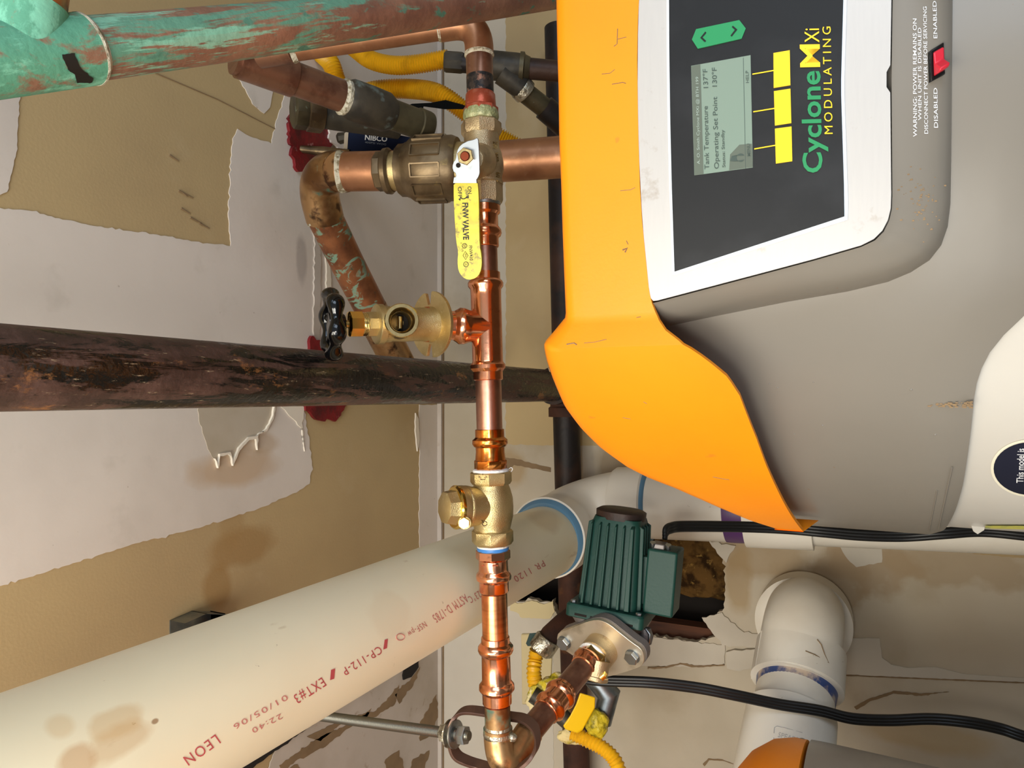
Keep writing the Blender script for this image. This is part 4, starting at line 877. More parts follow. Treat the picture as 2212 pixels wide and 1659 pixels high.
for k in range(10):
    ph = 2 * math.pi * k / 10; rd = A_ * math.cos(ph) + B2_ * math.sin(ph); tg = ax.cross(rd); R_ = rpx(69.5, .985)
    c_ = bq(934) + rd * R_ * .985
    obj('body_rib', join(box(c_ + tg * .0085, ax * .020, tg * .0009, rd * .0016), box(c_ - tg * .0085, ax * .020, tg * .0009, rd * .0016), box(c_ + ax * .020, ax * .0009, tg * .0085, rd * .0014), box(c_ - ax * .020, ax * .0009, tg * .0085, rd * .0014)), M_dkbrass, bv)
# ------------------------------------------------------------------ new copper line (crosses the picture top to bottom)
TM = .77
def mx(y): return 1031.9 + .0277 * y
def MP(y): return P(mx(y), y, TM)
def rm(w): return rpx(w, TM)
def ML(nm, pr, m, par, n=48, label=None):
    y0, y1 = pr[0][0], pr[-1][0]; 
    o = obj(nm, lathe(MP(y0), MP(y1), [((y - y0) / (y1 - y0), rm(w)) for y, w in pr], n=n), m, par, label=label); return o
cr = thing('copper_water_line', 'thin copper line with shiny press fittings crossing in front of the dark overhead pipe', 'pipe', MP(860))
# upper old part: horizontal pipe, elbow, riser
ue = MP(62)
wl = P(948, 58, .775); w2 = P(640, 103, .80); w3 = P(560, 116, .808)
obj('upper_pipe', sweep([w3, w2, wl], rm(28), n=48), M_cubrown, cr)
obj('solder_joint', sweep([P(640, 103, .80), P(634, 104, .80), P(630, 104.5, .80)], [rm(28.5), rm(31), rm(31.5)], n=40), M_flux, cr, label='cream solder seam')
obj('upper_socket', sweep([P(632, 104.3, .80), w3], rm(31), n=40), M_cudk, cr)
ec = bend(wl, P(1034, 46, .77), MP(135), .030, 14)
obj('elbow', sweep([P(950, 58, .775)] + ec + [MP(118)], rm(31), n=56), M_cubrown, cr)
obj('solder_joint', lathe(MP(116), MP(124), [(0, rm(32)), (.5, rm(32.4)), (1, rm(29))], n=40), M_flux, cr, label='pale solder seam')
obj('solder_joint', sweep([P(944, 59, .775), P(950, 58.3, .775)], [rm(28.5), rm(31.5)], n=40), M_flux, cr)
ML('riser', [(120, 29), (206, 29)], M_cudk, cr, label='dark scorched riser')
ML('scorched_band', [(166, 29.1), (168, 29.3), (204, 29.3), (206, 29.1)], mat('scorched_copper', (60, 52, 48), .5, .3, coord='UV', layers=[dict(s=70, nr=.7, d=8, lo=.46, hi=.54, c=(26, 28, 32)), dict(s=90, o=4, lo=.58, hi=.66, c=(150, 110, 92))], bump=(100, .3)), cr, label='black scorched patch')
ML('threaded_adapter', [(203, 30), (206, 32), (232, 33.5), (236, 33)], M_cudk, cr, label='reddish copper adapter').data.materials[0] = mat('reddish_copper', (176, 84, 60), .35, .6, coord='UV', layers=[dict(s=60, lo=.5, hi=.7, c=(206, 140, 120))], bump=(100, .2))
ML('adapter_hex', [(232, 35), (234, 38), (256, 38), (260, 35)], MATS['reddish_copper'], cr, n=8)
M_oltape = mat('olive_thread_tape', (150, 156, 112), .35, .1, layers=[dict(s=90, lo=.5, hi=.6, c=(196, 196, 150))], bump=(160, 1.0))
ML('thread_tape', [(240, 36.5), (247, 38.6), (254, 38.8), (262, 36), (268, 33)], M_oltape, cr, label='wrinkled olive thread tape')
# press adapters, tee, couplings
M_scr = mat('scored_copper', (110, 52, 32), .4, .9)
def press(nm, y0, y1, ring, hw=(36, 31, 37, 32), m=M_cunew, up=False):
    # collar - body - bead - collar
    a = [(y0, hw[0] - 1), (y0 + 1.5, hw[0])]
    return a
ML('press_adapter', [(444, 30), (446, 36), (460, 36), (463, 33), (465, 31), (489, 31), (493, 34), (497, 37), (504, 38), (510, 36), (513, 32), (516, 31), (532, 31), (534, 30), (535, 28)], M_cunew, cr)
ML('green_crust', [(437, 37), (441, 38), (446, 34)], M_verd, cr, label='green crust ring')
ML('pipe', [(533, 27.6), (592, 27.6)], M_cudull, cr)
ML('press_tee', [(588, 28), (589, 32), (604, 32), (607, 36), (612, 38.5), (619, 38), (625, 33.5), (640, 33), (780, 33), (783, 34), (788, 38), (796, 38), (801, 34), (803, 32), (820, 32), (822, 28)], M_cunew, cr)
ML('pipe', [(818, 28), (930, 28)], M_cudull, cr, label='dull pink copper pipe')
ML('press_adapter', [(927, 29), (928, 31.5), (944, 31.5), (947, 34), (950, 38), (958, 38.5), (964, 35), (966, 31.5), (975, 31), (990, 32.5), (994, 33)], M_cuamber, cr, label='amber-stained press adapter')
ML('adapter_hex', [(993, 33), (995, 35.5), (1012, 35.5), (1015, 33)], M_cuamber, cr, n=8)
ML('thread_tape', [(1012, 34), (1014, 38), (1018, 39.5), (1021, 36)], M_tape, cr, label='white thread tape')
cu_ = [MP(1017) + CXV * rm(30) - FWD * .01, MP(1014) + CXV * rm(38), MP(1010) + CXV * rm(44), MP(1013) + CXV * rm(47), MP(1018) + CXV * rm(45), MP(1020) + CXV * rm(41)]
obj('tape_curl', sweep(catmull(cu_, 6), .0004, n=5), M_tape, cr)
ML('thread_tape', [(1172, 30), (1175, 33), (1180, 34), (1186, 33), (1190, 32)], M_tape, cr, label='white thread tape')
ML('thread_paste', [(1181, 33.8), (1184, 34.6), (1188, 34.0), (1190, 32)], M_bluetape, cr, label='blue thread paste')
ML('adapter_hex', [(1187, 34), (1189, 37.5), (1205, 37.5), (1209, 34)], M_cunew, cr, n=8)
ML('press_adapter', [(1207, 32), (1212, 31.5), (1230, 32), (1234, 33), (1238, 37), (1245, 38.5), (1251, 37.5), (1255, 33), (1257, 32), (1276, 32), (1279, 30), (1280, 28)], M_cunew, cr)
ML('pipe', [(1278, 28), (1378, 28)], M_cuor, cr, label='clean orange copper pipe')
ML('joint_shadow_line', [(1278.5, 28.4), (1281, 28.4)], M_scr, cr)
ML('press_coupling', [(1375, 28), (1376, 30.5), (1388, 31), (1391, 34), (1396, 38), (1404, 38.5), (1410, 36), (1413, 32), (1416, 31), (1470, 31.5), (1474, 34), (1479, 38), (1488, 38.5), (1493, 35), (1496, 32), (1518, 31.5), (1520, 28)], M_cunew, cr)
ML('pipe', [(1518, 28), (1578, 28)], M_elbow, cr, label='heat-stained pipe end')
ML('joint_shadow_line', [(1520, 28.5), (1522.5, 28.5)], M_scr, cr)
for yy, xo, w_ in ((1222, -20, 9), (1222, 4, 12), (1264, -18, 9), (1264, 6, 12), (1404, 0, 0)):
    if w_:
        q = MP(yy) + CXV * rm(xo); zz = math.sqrt(rm(32.6) ** 2 - rm(xo) ** 2); vw = ray(mx(yy), yy).normalized()
        obj('press_mark', box(q - vw * zz, CXV * rm(w_ / 2), CYV * rm(1.4), vw * .0004), M_scr, cr)
# bottom elbow and branch towards the pump flange
e0_, ecn, e1_ = MP(1574), P(1083, 1652, .765), P(1140, 1585, .792)
F0 = P(1284, 1412, .905)
bd = (F0 - e1_).normalized()
obj('lower_elbow', sweep([MP(1572), MP(1590)] + bend(MP(1595), P(1085, 1672, .755), e1_, .030, 16) + [e1_ + bd * .004], rm(31.5), n=56), M_elbow, cr)
obj('solder_joint', lathe(MP(1566), MP(1590), [(0, rm(28.2)), (.3, rm(29.5)), (.6, rm(32)), (.8, rm(32.4)), (1, rm(31.6))], n=48), M_solder, cr, label='messy silver solder')
v_, f_ = blob((0, 0, 0), (rm(9), rm(10), rm(11)), 2, n=14, amp=.15)
q = MP(1587) + CXV * rm(31) - FWD * .006
obj('solder_drip', ([q + v for v in v_], f_), M_solder, cr, label='round solder drip')
rg = .0143
def BR(nm, f0, f1, pr, m, n=48, label=None):
    a, b = e1_ + (F0 - e1_) * f0, e1_ + (F0 - e1_) * f1
    return obj(nm, lathe(a, b, [(s, r * .001) for s, r in pr], n=n), m, cr, label=label)
BR('branch_pipe', -.02, .30, [(0, 14.3), (1, 14.3)], M_cudk)
BR('press_coupling', .24, .52, [(0, 15.2), (.02, 16), (.10, 16.2), (.16, 18), (.22, 19.4), (.30, 19), (.34, 16.6), (.62, 16.4), (.68, 18.5), (.76, 19.6), (.84, 18.6), (.88, 16.2), (.98, 16), (1, 14.6)], M_cunew)
BR('branch_pipe', .48, .86, [(0, 14.3), (1, 14.3)], M_cudk)
BR('press_adapter', .80, .955, [(0, 14.6), (.03, 16.2), (.2, 16.3), (.34, 18.6), (.5, 19.6), (.64, 18.4), (.74, 16.4), (1, 16.6)], M_cunew)
BR('thread_tape', .945, .985, [(0, 16.8), (.3, 19.4), (.8, 19.2), (1, 17)], M_tape, label='white thread tape')
# tee branch towards the hose bib
tb0 = MP(707); tb1 = P(950, 702, .757); td = (tb1 - tb0).normalized()
def TB(nm, s0, s1, pr, m, n=48, par=cr, label=None, ref=None): return obj(nm, lathe(tb0 + td * s0 * .001, tb0 + td * s1 * .001, [(s, r * .001) for s, r in pr], n=n, ref=ref), m, par, label=label)
TB('tee_outlet', 0, 36, [(0, 17), (.5, 17), (.58, 18), (.7, 19.6), (.84, 19.6), (.92, 17.5), (1, 16)], M_cunew)
TB('tee_stub', 33, 68, [(0, 15.6), (.12, 15.6), (.3, 15.4), (.55, 16.2), (.75, 18.6), (.9, 19), (1, 18.6)], M_cunew)

# ------------------------------------------------------------------ brass hose bib
hb_ = thing('hose_bib', 'new brass hose valve with black hand wheel and open round outlet on the copper tee', 'valve', P(890, 700, .74))
ft = P(945, 701, .757); wt_ = P(712, 700, .700); bdir = (wt_ - ft).normalized(); L_ = (wt_ - ft).length
def hq(s): return ft + bdir * s * .001
def HB(nm, s0, s1, pr, m, n=48, label=None, ref=None): return obj(nm, lathe(hq(s0), hq(s1), [(s, r * .001) for s, r in pr], n=n, ref=ref), m, hb_, label=label)
# slotted wall flange, cast at a slight angle to the barrel
fn_ = (Matrix.Rotation(D2R(13), 3, CYV) @ bdir); fn_ = fn_ if fn_.dot(-FWD) > bdir.dot(-FWD) else (Matrix.Rotation(D2R(-13), 3, CYV) @ bdir)
A_, B2_ = frame_for(fn_, Vector((1, 0, 0)))
out = []
for k in range(120):
    th = 2 * math.pi * k / 120; r_ = 35.0
    for sl_, wd_ in ((.04, .17), (math.pi - .12, .17), (2 * math.pi + .04, .17)):
        dth = abs(th - sl_)
        if dth < wd_: r_ = 21 if dth < wd_ * .8 else 34
    out.append(hq(5) + (A_ * math.cos(th) + B2_ * math.sin(th)) * r_ * .001)
fl_ = obj('slotted_flange', prism(out, fn_ * .0035), M_brass, hb_); bevel(fl_, .0009)
obj('flange_rim', join(*[lathe(hq(0), hq(3), [(0, .0205), (.5, .0205), (1, .019)], n=48)]), M_brass, hb_)
HB('back_socket', -6, 0, [(0, 19), (1, 20)], M_brass)
HB('body', 0, 62, [(0, 20), (.10, 19.5), (.2, 18), (.42, 17.5), (.6, 18), (.85, 17.5), (.86, 18.5), (.98, 19), (1, 17)], M_brass)
HB('bonnet_ring', 60, 69, [(0, 18), (.15, 20.5), (.85, 20.5), (1, 18.5)], M_brass)
HB('bonnet_hex', 67, 79, [(0, 11), (.05, 13.2), (.9, 13.2), (1, 11)], M_brass, n=8)
HB('thread', 78, 84, [(0, 11.4), (.15, 12), (.3, 11.2), (.45, 12), (.6, 11.2), (.75, 12), (1, 11)], M_brasspale)
HB('packing_nut', 83, 97, [(0, 12.0), (.06, 13.4), (.94, 13.4), (1, 12.0)], M_brassb, n=8, label='shiny gold packing nut')
HB('stem', 95, 104, [(0, 4), (1, 3.6)], M_brasspale)
whl = HB('wheel_hub', 101, 112, [(0, 9), (.08, 10.5), (.9, 10.5), (1, 9)], M_wheel, n=10)
vwl = ray(712, 700).normalized(); wn0 = (bdir - vwl * bdir.dot(vwl)).normalized() * math.cos(D2R(9)) - vwl * math.sin(D2R(9))
wc = hq(113); wn_ = (Matrix.Rotation(D2R(7), 3, CYV) @ bdir); wn_ = wn_ if wn_.dot(-FWD) < bdir.dot(-FWD) else (Matrix.Rotation(D2R(-7), 3, CYV) @ bdir); wn_ = wn0; A_, B2_ = frame_for(wn_, Vector((1, 0, .2)))
rim_ = []
for k in range(96):
    th = 2 * math.pi * k / 96; r_ = .0285 + .0016 * math.cos(th * 6); rim_.append(wc + (A_ * math.cos(th) + B2_ * math.sin(th)) * r_ )
hw_ = obj('hand_wheel', sweep(rim_, [.0056 + .0014 * math.cos(2 * math.pi * k / 96 * 6) for k in range(96)], n=16, closed=True, ref=wn_, ell=(1.3, 1)), M_wheel, hb_, label='glossy black hand wheel'); BASE[hw_.name] = BASE[hb_.name]
for k in range(6):
    th = 2 * math.pi * k / 6; d_ = A_ * math.cos(th) + B2_ * math.sin(th)
    obj('spoke', sweep([wc - wn_ * .003 + d_ * .006, wc - wn_ * .001 + d_ * .018, wc + d_ * .027], [.0052, .0046, .0046], n=10), M_wheel, hw_)
obj('wheel_disc', lathe(wc - wn_ * .004, wc + wn_ * .004, [(0, .013), (1, .011)], n=24), M_wheel, hw_)
# outlet facing the camera
oc = P(868, 692, .692); bc = hq(44); od = (oc - bc); od = od.normalized()
n_ = 56
A_, B2_ = frame_for(od)
pr_ = [(-.045, .0165), (-.010, .0160), (-.0075, .0160), (-.0070, .0166), (-.001, .0168), (0, .0160), (0, .0128), (-.002, .0118), (-.004, .0124), (-.006, .0114), (-.008, .0120), (-.010, .0110), (-.012, .0102)]
V, Fc = [], []
for (s, r) in pr_:
    for j in range(n_): th = 2 * math.pi * j / n_; V.append(oc + od * s + (A_ * math.cos(th) + B2_ * math.sin(th)) * r)
for i in range(len(pr_) - 1):
    for j in range(n_): Fc.append((i * n_ + j, i * n_ + (j + 1) % n_, (i + 1) * n_ + (j + 1) % n_, (i + 1) * n_ + j))
ob_ = obj('outlet', (V, Fc), M_brasspale, hb_, label='round threaded outlet'); BASE[ob_.name] = BASE[hb_.name]
obj('outlet_bore', lathe(oc - od * .028, oc - od * .012, [(0, .006), (0.02, .0085), (.6, .0095), (1, .0103)], n=40, cap=False), M_bore, ob_)
obj('outlet_seat', lathe(oc - od * .0278, oc - od * .0272, [(0, .0095), (1, .0095)], n=32), M_dark, ob_)
obj('outlet_stem', lathe(oc - od * .025 + CYV * -.006, oc - od * .025 + CYV * .006, [(0, .003), (1, .003)], n=16), M_brasspale, ob_)

# ------------------------------------------------------------------ ball valve with yellow lever
bv_ = thing('ball_valve', 'tarnished bronze ball valve with yellow vinyl lever on the copper line', 'valve', MP(350))
def VB(nm, pr, m, n=48): 
    y0, y1 = pr[0][0], pr[-1][0]; return obj(nm, lathe(MP(y0), MP(y1), [((y - y0) / (y1 - y0), rm(w)) for y, w in pr], n=n), m, bv_)
VB('upper_hex', [(264, 40), (268, 44), (288, 44), (294, 40)], M_bronze, 8)
VB('body', [(288, 38), (294, 38), (320, 38), (330, 42), (350, 46), (368, 46), (384, 42), (392, 42), (394, 44), (399, 44), (400, 40)], M_bronze)
VB('lower_hex', [(398, 41), (400, 43), (434, 43), (441, 40)], M_bronze, 8)
VB('seal_ring', [(437, 37), (440, 38.5), (445, 36)], M_zinc)
sc0 = MP(352); sc1 = P(1008, 338, .694); sd = (sc1 - sc0).normalized()
obj('stem_boss', lathe(sc0 + sd * .018, sc0 + sd * .052, [(0, .019), (.5, .016), (.7, .012), (1, .011)], n=32), M_bronze, bv_)
def lvh(px, py, o=sc1 - sd * .006): return plane_hit(px, py, o, sd)
lv = obj('lever_bracket', prism([lvh(*p) for p in smoothpoly([(1031, 297), (1034, 303), (1037, 368), (1035, 380), (1029, 390), (981, 390), (986, 376), (977, 369), (978, 350), (985, 344), (987, 325), (995, 312), (1010, 304), (1022, 302)], 1)], -sd * .0028), M_zinc, bv_, label='zinc lever bracket'); bevel(lv, .0006); BASE[lv.name] = BASE[bv_.name]
q = lvh(990, 357); obj('bracket_hole', lathe(q - sd * .0005, q + sd * .0002, [(0, .0024), (1, .0024)], n=20), M_dark, lv)
obj('lever_nut', hexr(lvh(1008, 339), lvh(1008, 339) + sd * .007, rpx(19, .69), ref=(0, .3, 1)), M_brasspale, bv_, label='brassy hex nut')
obj('stem_end', lathe(lvh(1008, 339), lvh(1008, 339) + sd * .0088, [(0, .0050), (.9, .0048), (1, .0040)], n=24), M_scr, bv_)
gq = [(980, 389), (1031, 387), (1034, 420), (1035, 480), (1036, 530), (1040, 552), (1041, 572), (1037, 590), (1028, 601), (1012, 605), (999, 599), (990, 585), (988, 565), (990, 545), (985, 520), (982, 470), (980, 430)]
lvo = sc1 - sd * .012; lh2 = lambda px, py: plane_hit(px, py, lvo, sd)
gp_ = obj('lever_grip', prism([lh2(*p) for p in smoothpoly(gq, 1)], -sd * .0055), M_grip, bv_, label='grubby yellow vinyl grip'); bevel(gp_, .0022, 4, 50); BASE[gp_.name] = BASE[bv_.name]
obj('lever_neck', prism([lh2(*p) for p in [(984, 384), (1031, 382), (1032, 396), (982, 396)]], sd * .0062), M_zinc, bv_)
gh_ = lambda px, py: (lh2(px, py), sd)
gt = lambda s, p0, p1, h, **k: text('lettering', s, p0, p1, h, gh_, .0003, M_ink, gp_, **k)
gt('ON', (1010, 403), (1011, 419), 8, bold=.01)
gt('OFF', (989, 404), (990, 427), 8, bold=.01)
gt('FNW VALVE', (999, 438), (1001, 518), 12, bold=.03)
gt('FNW410', (1013, 531), (1015, 563), 7, bold=.01)
gt('c', (995, 524), (995, 527), 4); gt('US', (997, 537), (997.5, 544), 4)
def ring_on(h, cx, cy, rx, ry, w, m, par, lift=.0003): return obj('mark_ring', sweep([h(cx + rx * math.cos(a), cy + ry * math.sin(a))[0] + h(cx, cy)[1] * lift for a in [2 * math.pi * i / 24 for i in range(24)]], w, n=5, closed=True), m, par)
ring_on(gh_, 1003.5, 531, 5, 5, .0003, M_ink, gp_); gt('SP', (1001, 527.5), (1001, 534.5), 5)
ring_on(gh_, 1006.5, 571, 5, 5.5, .0003, M_ink, gp_); gt('UL', (1004, 568), (1004, 574.5), 5)
obj('mark_diamond', sweep([gh_(*p)[0] + sd * .0003 for p in [(1005, 543), (1011, 552), (1006, 561), (1000, 552)]], .0003, n=5, closed=True), M_ink, gp_); gt('FM', (1003.5, 548.5), (1003.8, 555.5), 4)
obj('mark_arrow', sweep([gh_(*p)[0] + sd * .0003 for p in arc(1001, 422, 7.5, .3, 2.7, 12)], .0005, n=5), M_ink, gp_)
for q in ([(1012, 421), (1007, 428), (1013, 428)], [(990, 430), (996, 427), (994, 434)]): decal('mark_arrow', q, gh_, .0003, M_ink, gp_)
for s_, p0, p1 in (('200', (1072, 306), (1073, 322)), ('WSP', (1074, 330), (1075, 350)), ('600', (1078, 372), (1079, 392))):
    vbh = bvh_hit(lathe(MP(288), MP(400), [(0, rm(38)), (.3, rm(38)), (.5, rm(45)), (.75, rm(45)), (.9, rm(42)), (1, rm(42))], n=64))
    text('raised_lettering', s_, (p0[0] - 8, p0[1]), (p1[0] - 8, p1[1]), 9, vbh, .0008, M_brasspale, bv_, bold=.02)

# ------------------------------------------------------------------ check valve
cv = thing('check_valve', 'brass swing check valve with round side cap on the copper line above the vent pipe', 'valve', MP(1095))
def CV(nm, pr, m, n=48): 
    y0, y1 = pr[0][0], pr[-1][0]; return obj(nm, lathe(MP(y0), MP(y1), [((y - y0) / (y1 - y0), rm(w)) for y, w in pr], n=n), m, cv)
CV('upper_hex', [(1019, 42), (1021, 45), (1040, 45), (1046, 41)], M_brass, 8)
CV('body', [(1042, 38), (1048, 38), (1056, 41), (1075, 46), (1095, 47), (1115, 46), (1130, 42), (1142, 39), (1150, 40)], M_brass)
CV('lower_hex', [(1143, 41), (1147, 45), (1169, 45), (1176, 40)], M_brass, 8)
cb0 = MP(1092); cb1 = P(958, 1097, .742); cdv = (cb1 - cb0).normalized(); Lc = (cb1 - cb0).length
def CC(nm, f0, f1, pr, m, n=48): return obj(nm, lathe(cb0 + cdv * Lc * f0, cb0 + cdv * Lc * f1, [(s, rpx(r, .755)) for s, r in pr], n=n), m, cv)
CC('side_neck', .0, .72, [(0, 38), (.3, 41), (.6, 43), (.72, 45.5), (.78, 46), (.80, 45), (.86, 46.5), (1, 46.5)], M_brass)
CC('cap_rim', .70, .80, [(0, 46), (.3, 47), (.7, 47), (1, 43)], M_brassb)
CC('side_cap', .78, 1.0, [(0, 40), (.2, 38), (.9, 35), (1, 31)], M_brass, 8)
hp = P(1003, 1130, .728); hd = (hp - P(1012, 1122, .76)).normalized()
obj('pin_boss', lathe(hp - hd * .014, hp - hd * .002, [(0, .0075), (1, .0066)], n=24), M_brass, cv)
obj('hinge_pin_cap', hexr(hp - hd * .004, hp + hd * .003, .0062), M_brassb, cv, label='shiny hexagonal pin cap')
cvb = bvh_hit(join(lathe(MP(1042), MP(1150), [(0, rm(38)), (.13, rm(41)), (.3, rm(46)), (.5, rm(47)), (.68, rm(46)), (.82, rm(42)), (1, rm(40))], n=64), lathe(cb0, cb0 + cdv * Lc * .72, [(0, rpx(38, .755)), (.3, rpx(41, .755)), (.6, rpx(43, .755)), (.72, rpx(45.5, .755)), (1, rpx(46, .755))], n=64)))
text('cast_lettering', 'EA', (1008, 1108), (1004, 1090), 8, cvb, .0005, M_dkbrass, cv, bold=.01)
obj('cast_mark', sweep([cvb(*p)[0] for p in arc(1047, 1131, 5, 0, 6.0, 14)], .0005, n=5), M_dkbrass, cv)
obj('cast_mark', sweep([cvb(*p)[0] for p in [(1040, 1123), (1045, 1129)]], .0005, n=5), M_dkbrass, cv)
chx = bvh_hit(lathe(MP(1019), MP(1046), [(0, rm(42)), (.1, rm(45)), (.8, rm(45)), (1, rm(41))], n=8))
obj('cast_mark', sweep([chx(*p)[0] for p in [(1038, 1036), (1038, 1031), (1034, 1031), (1043, 1024), (1053, 1031), (1048, 1031), (1048, 1036), (1038, 1036)]], .0005, n=5), M_dkbrass, cv)

# ------------------------------------------------------------------ circulator pump
PT = .96
pO = P(1333, 1215, PT); pa = (P(1345, 1100, PT) - P(1327, 1310, PT)).normalized(); vw = ray(1333, 1215).normalized()
pc = (-vw - pa * (-vw).dot(pa)).normalized(); pb = pa.cross(pc); pb = pb if pb.dot(CXV) > 0 else -pb
ang = D2R(-14); pb, pc = pb * math.cos(ang) - pc * math.sin(ang), pc * math.cos(ang) + pb * math.sin(ang)
k1 = PT / F
def pq(a, b, c): return pO + pa * (a * k1) + pb * (b * k1) + pc * (c * k1)     # pump units: pixels at its own depth
pump = thing('circulator_pump', 'dark green finned circulator pump with side terminal box and zinc flange', 'pump', pq(0, 0, 0))
def loft(secs):
    n = len(secs[0]); V = [p for s in secs for p in s]; Fc = [(i * n + j, i * n + (j + 1) % n, (i + 1) * n + (j + 1) % n, (i + 1) * n + j) for i in range(len(secs) - 1) for j in range(n)]
    Fc.append(tuple(range(n - 1, -1, -1))); Fc.append(tuple((len(secs) - 1) * n + j for j in range(n))); return V, Fc
def rsec(a, hb, hc, r=.25, n=6):
    pts = []
    for sx, sy, a0 in ((1, 1, 0), (-1, 1, 90), (-1, -1, 180), (1, -1, 270)):
        rr = min(hb, hc) * r
        for k in range(n + 1):
            th = D2R(a0 + 90 * k / n); pts.append(pq(a, sx * (hb - rr) + rr * math.cos(th), sy * (hc - rr) + rr * math.sin(th)))
    return pts
obj('motor_body', loft([rsec(-84, 60, 55), rsec(-60, 59, 54), rsec(85, 53, 49), rsec(100, 50, 46, .5)]), M_pump, pump)
for b in (-52, -32, -13, 6, 25, 44):
    w = 3.2 if b != 44 else 6
    V = [pq(-86, b - w, 50), pq(-86, b + w, 50), pq(-82, b + w * .9, 68), pq(-82, b - w * .9, 68), pq(92, b * .9 - w * .6, 44), pq(92, b * .9 + w * .6, 44), pq(86, b * .9 + w * .6, 58), pq(86, b * .9 - w * .6, 58)]
    o_ = obj('cooling_fin', (V, [(0, 1, 2, 3), (4, 7, 6, 5), (0, 4, 5, 1), (1, 5, 6, 2), (2, 6, 7, 3), (3, 7, 4, 0)]), M_pump, pump); bevel(o_, .0008)
for s in (-1, 1):
    for c in (-30, -8, 14, 36):
        V = [pq(-86, s * 56, c - 3), pq(-86, s * 56, c + 3), pq(-82, s * 68, c + 3), pq(-82, s * 68, c - 3), pq(92, s * 48, c - 2), pq(92, s * 48, c + 2), pq(86, s * 60, c + 2), pq(86, s * 60, c - 2)]
        o_ = obj('cooling_fin', (V, [(0, 1, 2, 3), (4, 7, 6, 5), (0, 4, 5, 1), (1, 5, 6, 2), (2, 6, 7, 3), (3, 7, 4, 0)]), M_pump, pump); bevel(o_, .0008)
obj('end_cap', loft([rsec(96, 52, 48, .9), rsec(112, 53, 49, .9), rsec(116, 46, 42, .9)]), M_blkpipe, pump, label='black end cap')
fb = obj('base_flange', loft([rsec(-112, 80, 76, .12), rsec(-110, 83, 79, .14), rsec(-88, 83, 79, .14), rsec(-84, 80, 76, .14)]), M_pump, pump)
for b in (-48, -14, 20, 50):
    obj('vent_slot', box(pq(-104, b, 79), pb * (13 * k1), pa * (2.2 * k1), pc * (1.2 * k1)), M_dark, pump)
for b, c in ((-70, 66), (70, 66)):
    obj('base_screw', hexr(pq(-86, b, c), pq(-79, b, c), 6 * k1), M_zinc, pump)
obj('volute', loft([rsec(-170, 30, 30, .9), rsec(-160, 52, 50, .9), rsec(-140, 70, 66, .8), rsec(-118, 78, 72, .5), rsec(-110, 78, 73, .3)]), M_cast, pump)
obj('volute_clip', sweep([pq(-116, 82, 40), pq(-124, 92, 44), pq(-140, 92, 44), pq(-150, 82, 40)], 3 * k1, n=10), M_zinc, pump)
obj('volute_ear', lathe(pq(-118, 78, 30), pq(-150, 82, 30), [(0, 12 * k1), (.5, 17 * k1), (1, 12 * k1)], n=20), M_cast, pump)
def bx6(nm, a0, a1, b0, b1, c0, c1, m, bw=.002): 
    o = obj(nm, box(pq((a0 + a1) / 2, (b0 + b1) / 2, (c0 + c1) / 2), pa * ((a1 - a0) / 2 * k1), pb * ((b1 - b0) / 2 * k1), pc * ((c1 - c0) / 2 * k1)), m, pump); bevel(o, bw, 3); return o
bx6('box_neck', -72, 28, 52, 80, -20, 24, M_pump, .001)
bx6('terminal_box', -84, 50, 72, 134, -36, 44, M_pump, .003)
bx6('cable_clamp', 46, 60, 76, 104, -6, 34, M_cast, .0015)
for b in (80, 112): obj('clamp_screw', lathe(pq(52, b, 30), pq(62, b, 34), [(0, 5 * k1), (1, 6 * k1)], n=12), M_zinc, pump)
# flange plate, bolts and brass nipple
fd = -bd; fo = P(1297, 1404, .915)
fh = lambda px, py: plane_hit(px, py, fo, fd)
fpx = []
for (cx_, cy_, r_, a0, a1) in ((1221, 1386, 20, 90, 215), (1290, 1392, 52, 228, 322), (1370, 1418, 22, -40, 95), (1300, 1416, 46, 62, 108)): pass
fpx = [(1203, 1372), (1210, 1365), (1225, 1360), (1245, 1352), (1268, 1343), (1288, 1339), (1303, 1342), (1318, 1350), (1340, 1368), (1365, 1388), (1383, 1400), (1390, 1412), (1391, 1428), (1386, 1439), (1370, 1446), (1335, 1457), (1308, 1463), (1298, 1458), (1270, 1440), (1240, 1418), (1214, 1401), (1204, 1392)]
fp_ = obj('flange_plate', prism([fh(*p) for p in smoothpoly(fpx, 1)], -fd * .006), M_flange, pump, label='zinc rhombic flange plate'); bevel(fp_, .0012, 3)
fp2 = obj('pump_flange', prism([fh(p[0] + 2, p[1] - 1) - fd * .006 for p in smoothpoly(fpx, 1)], -fd * .010), M_cast, pump)
obj('pump_neck', sweep([fh(1297, 1402) - fd * .012, fh(1297, 1402) - fd * .05, pq(-138, 0, 10)], [.020, .022, .024], n=32), M_cast, pump)
for p in ((1220, 1387), (1367, 1417)):
    q = fh(*p); obj('flange_bolt', join(lathe(q, q + fd * .0012, [(0, .0098), (1, .0098)], n=32), hexr(q + fd * .001, q + fd * .0075, .0092, ref=(.3, 0, 1))), M_zinc, pump)
    obj('bolt_shank', lathe(q - fd * .03, q, [(0, .005), (1, .005)], n=16), M_zinc, pump)
q = fh(1300, 1401)
obj('brass_collar', lathe(q - fd * .002, q + fd * .018, [(0, .0225), (.8, .0225), (1, .0215)], n=48), M_bronze, pump)
obj('brass_hex', hexr(q + fd * .014 - CXV * .003 + CYV * -.002, q + fd * .022 - CXV * .004 + CYV * -.003, .021), M_brasspale, pump)
obj('drain_stub', lathe(P(1293, 1425, .89), P(1284, 1470, .885), [(0, .0150), (.75, .0150), (.78, .0165), (.95, .0165), (1, .013)], n=32), M_bronze, pump)
obj('drain_nut', hexr(P(1298, 1456, .876), P(1305, 1464, .876), .006), M_brassb, pump)

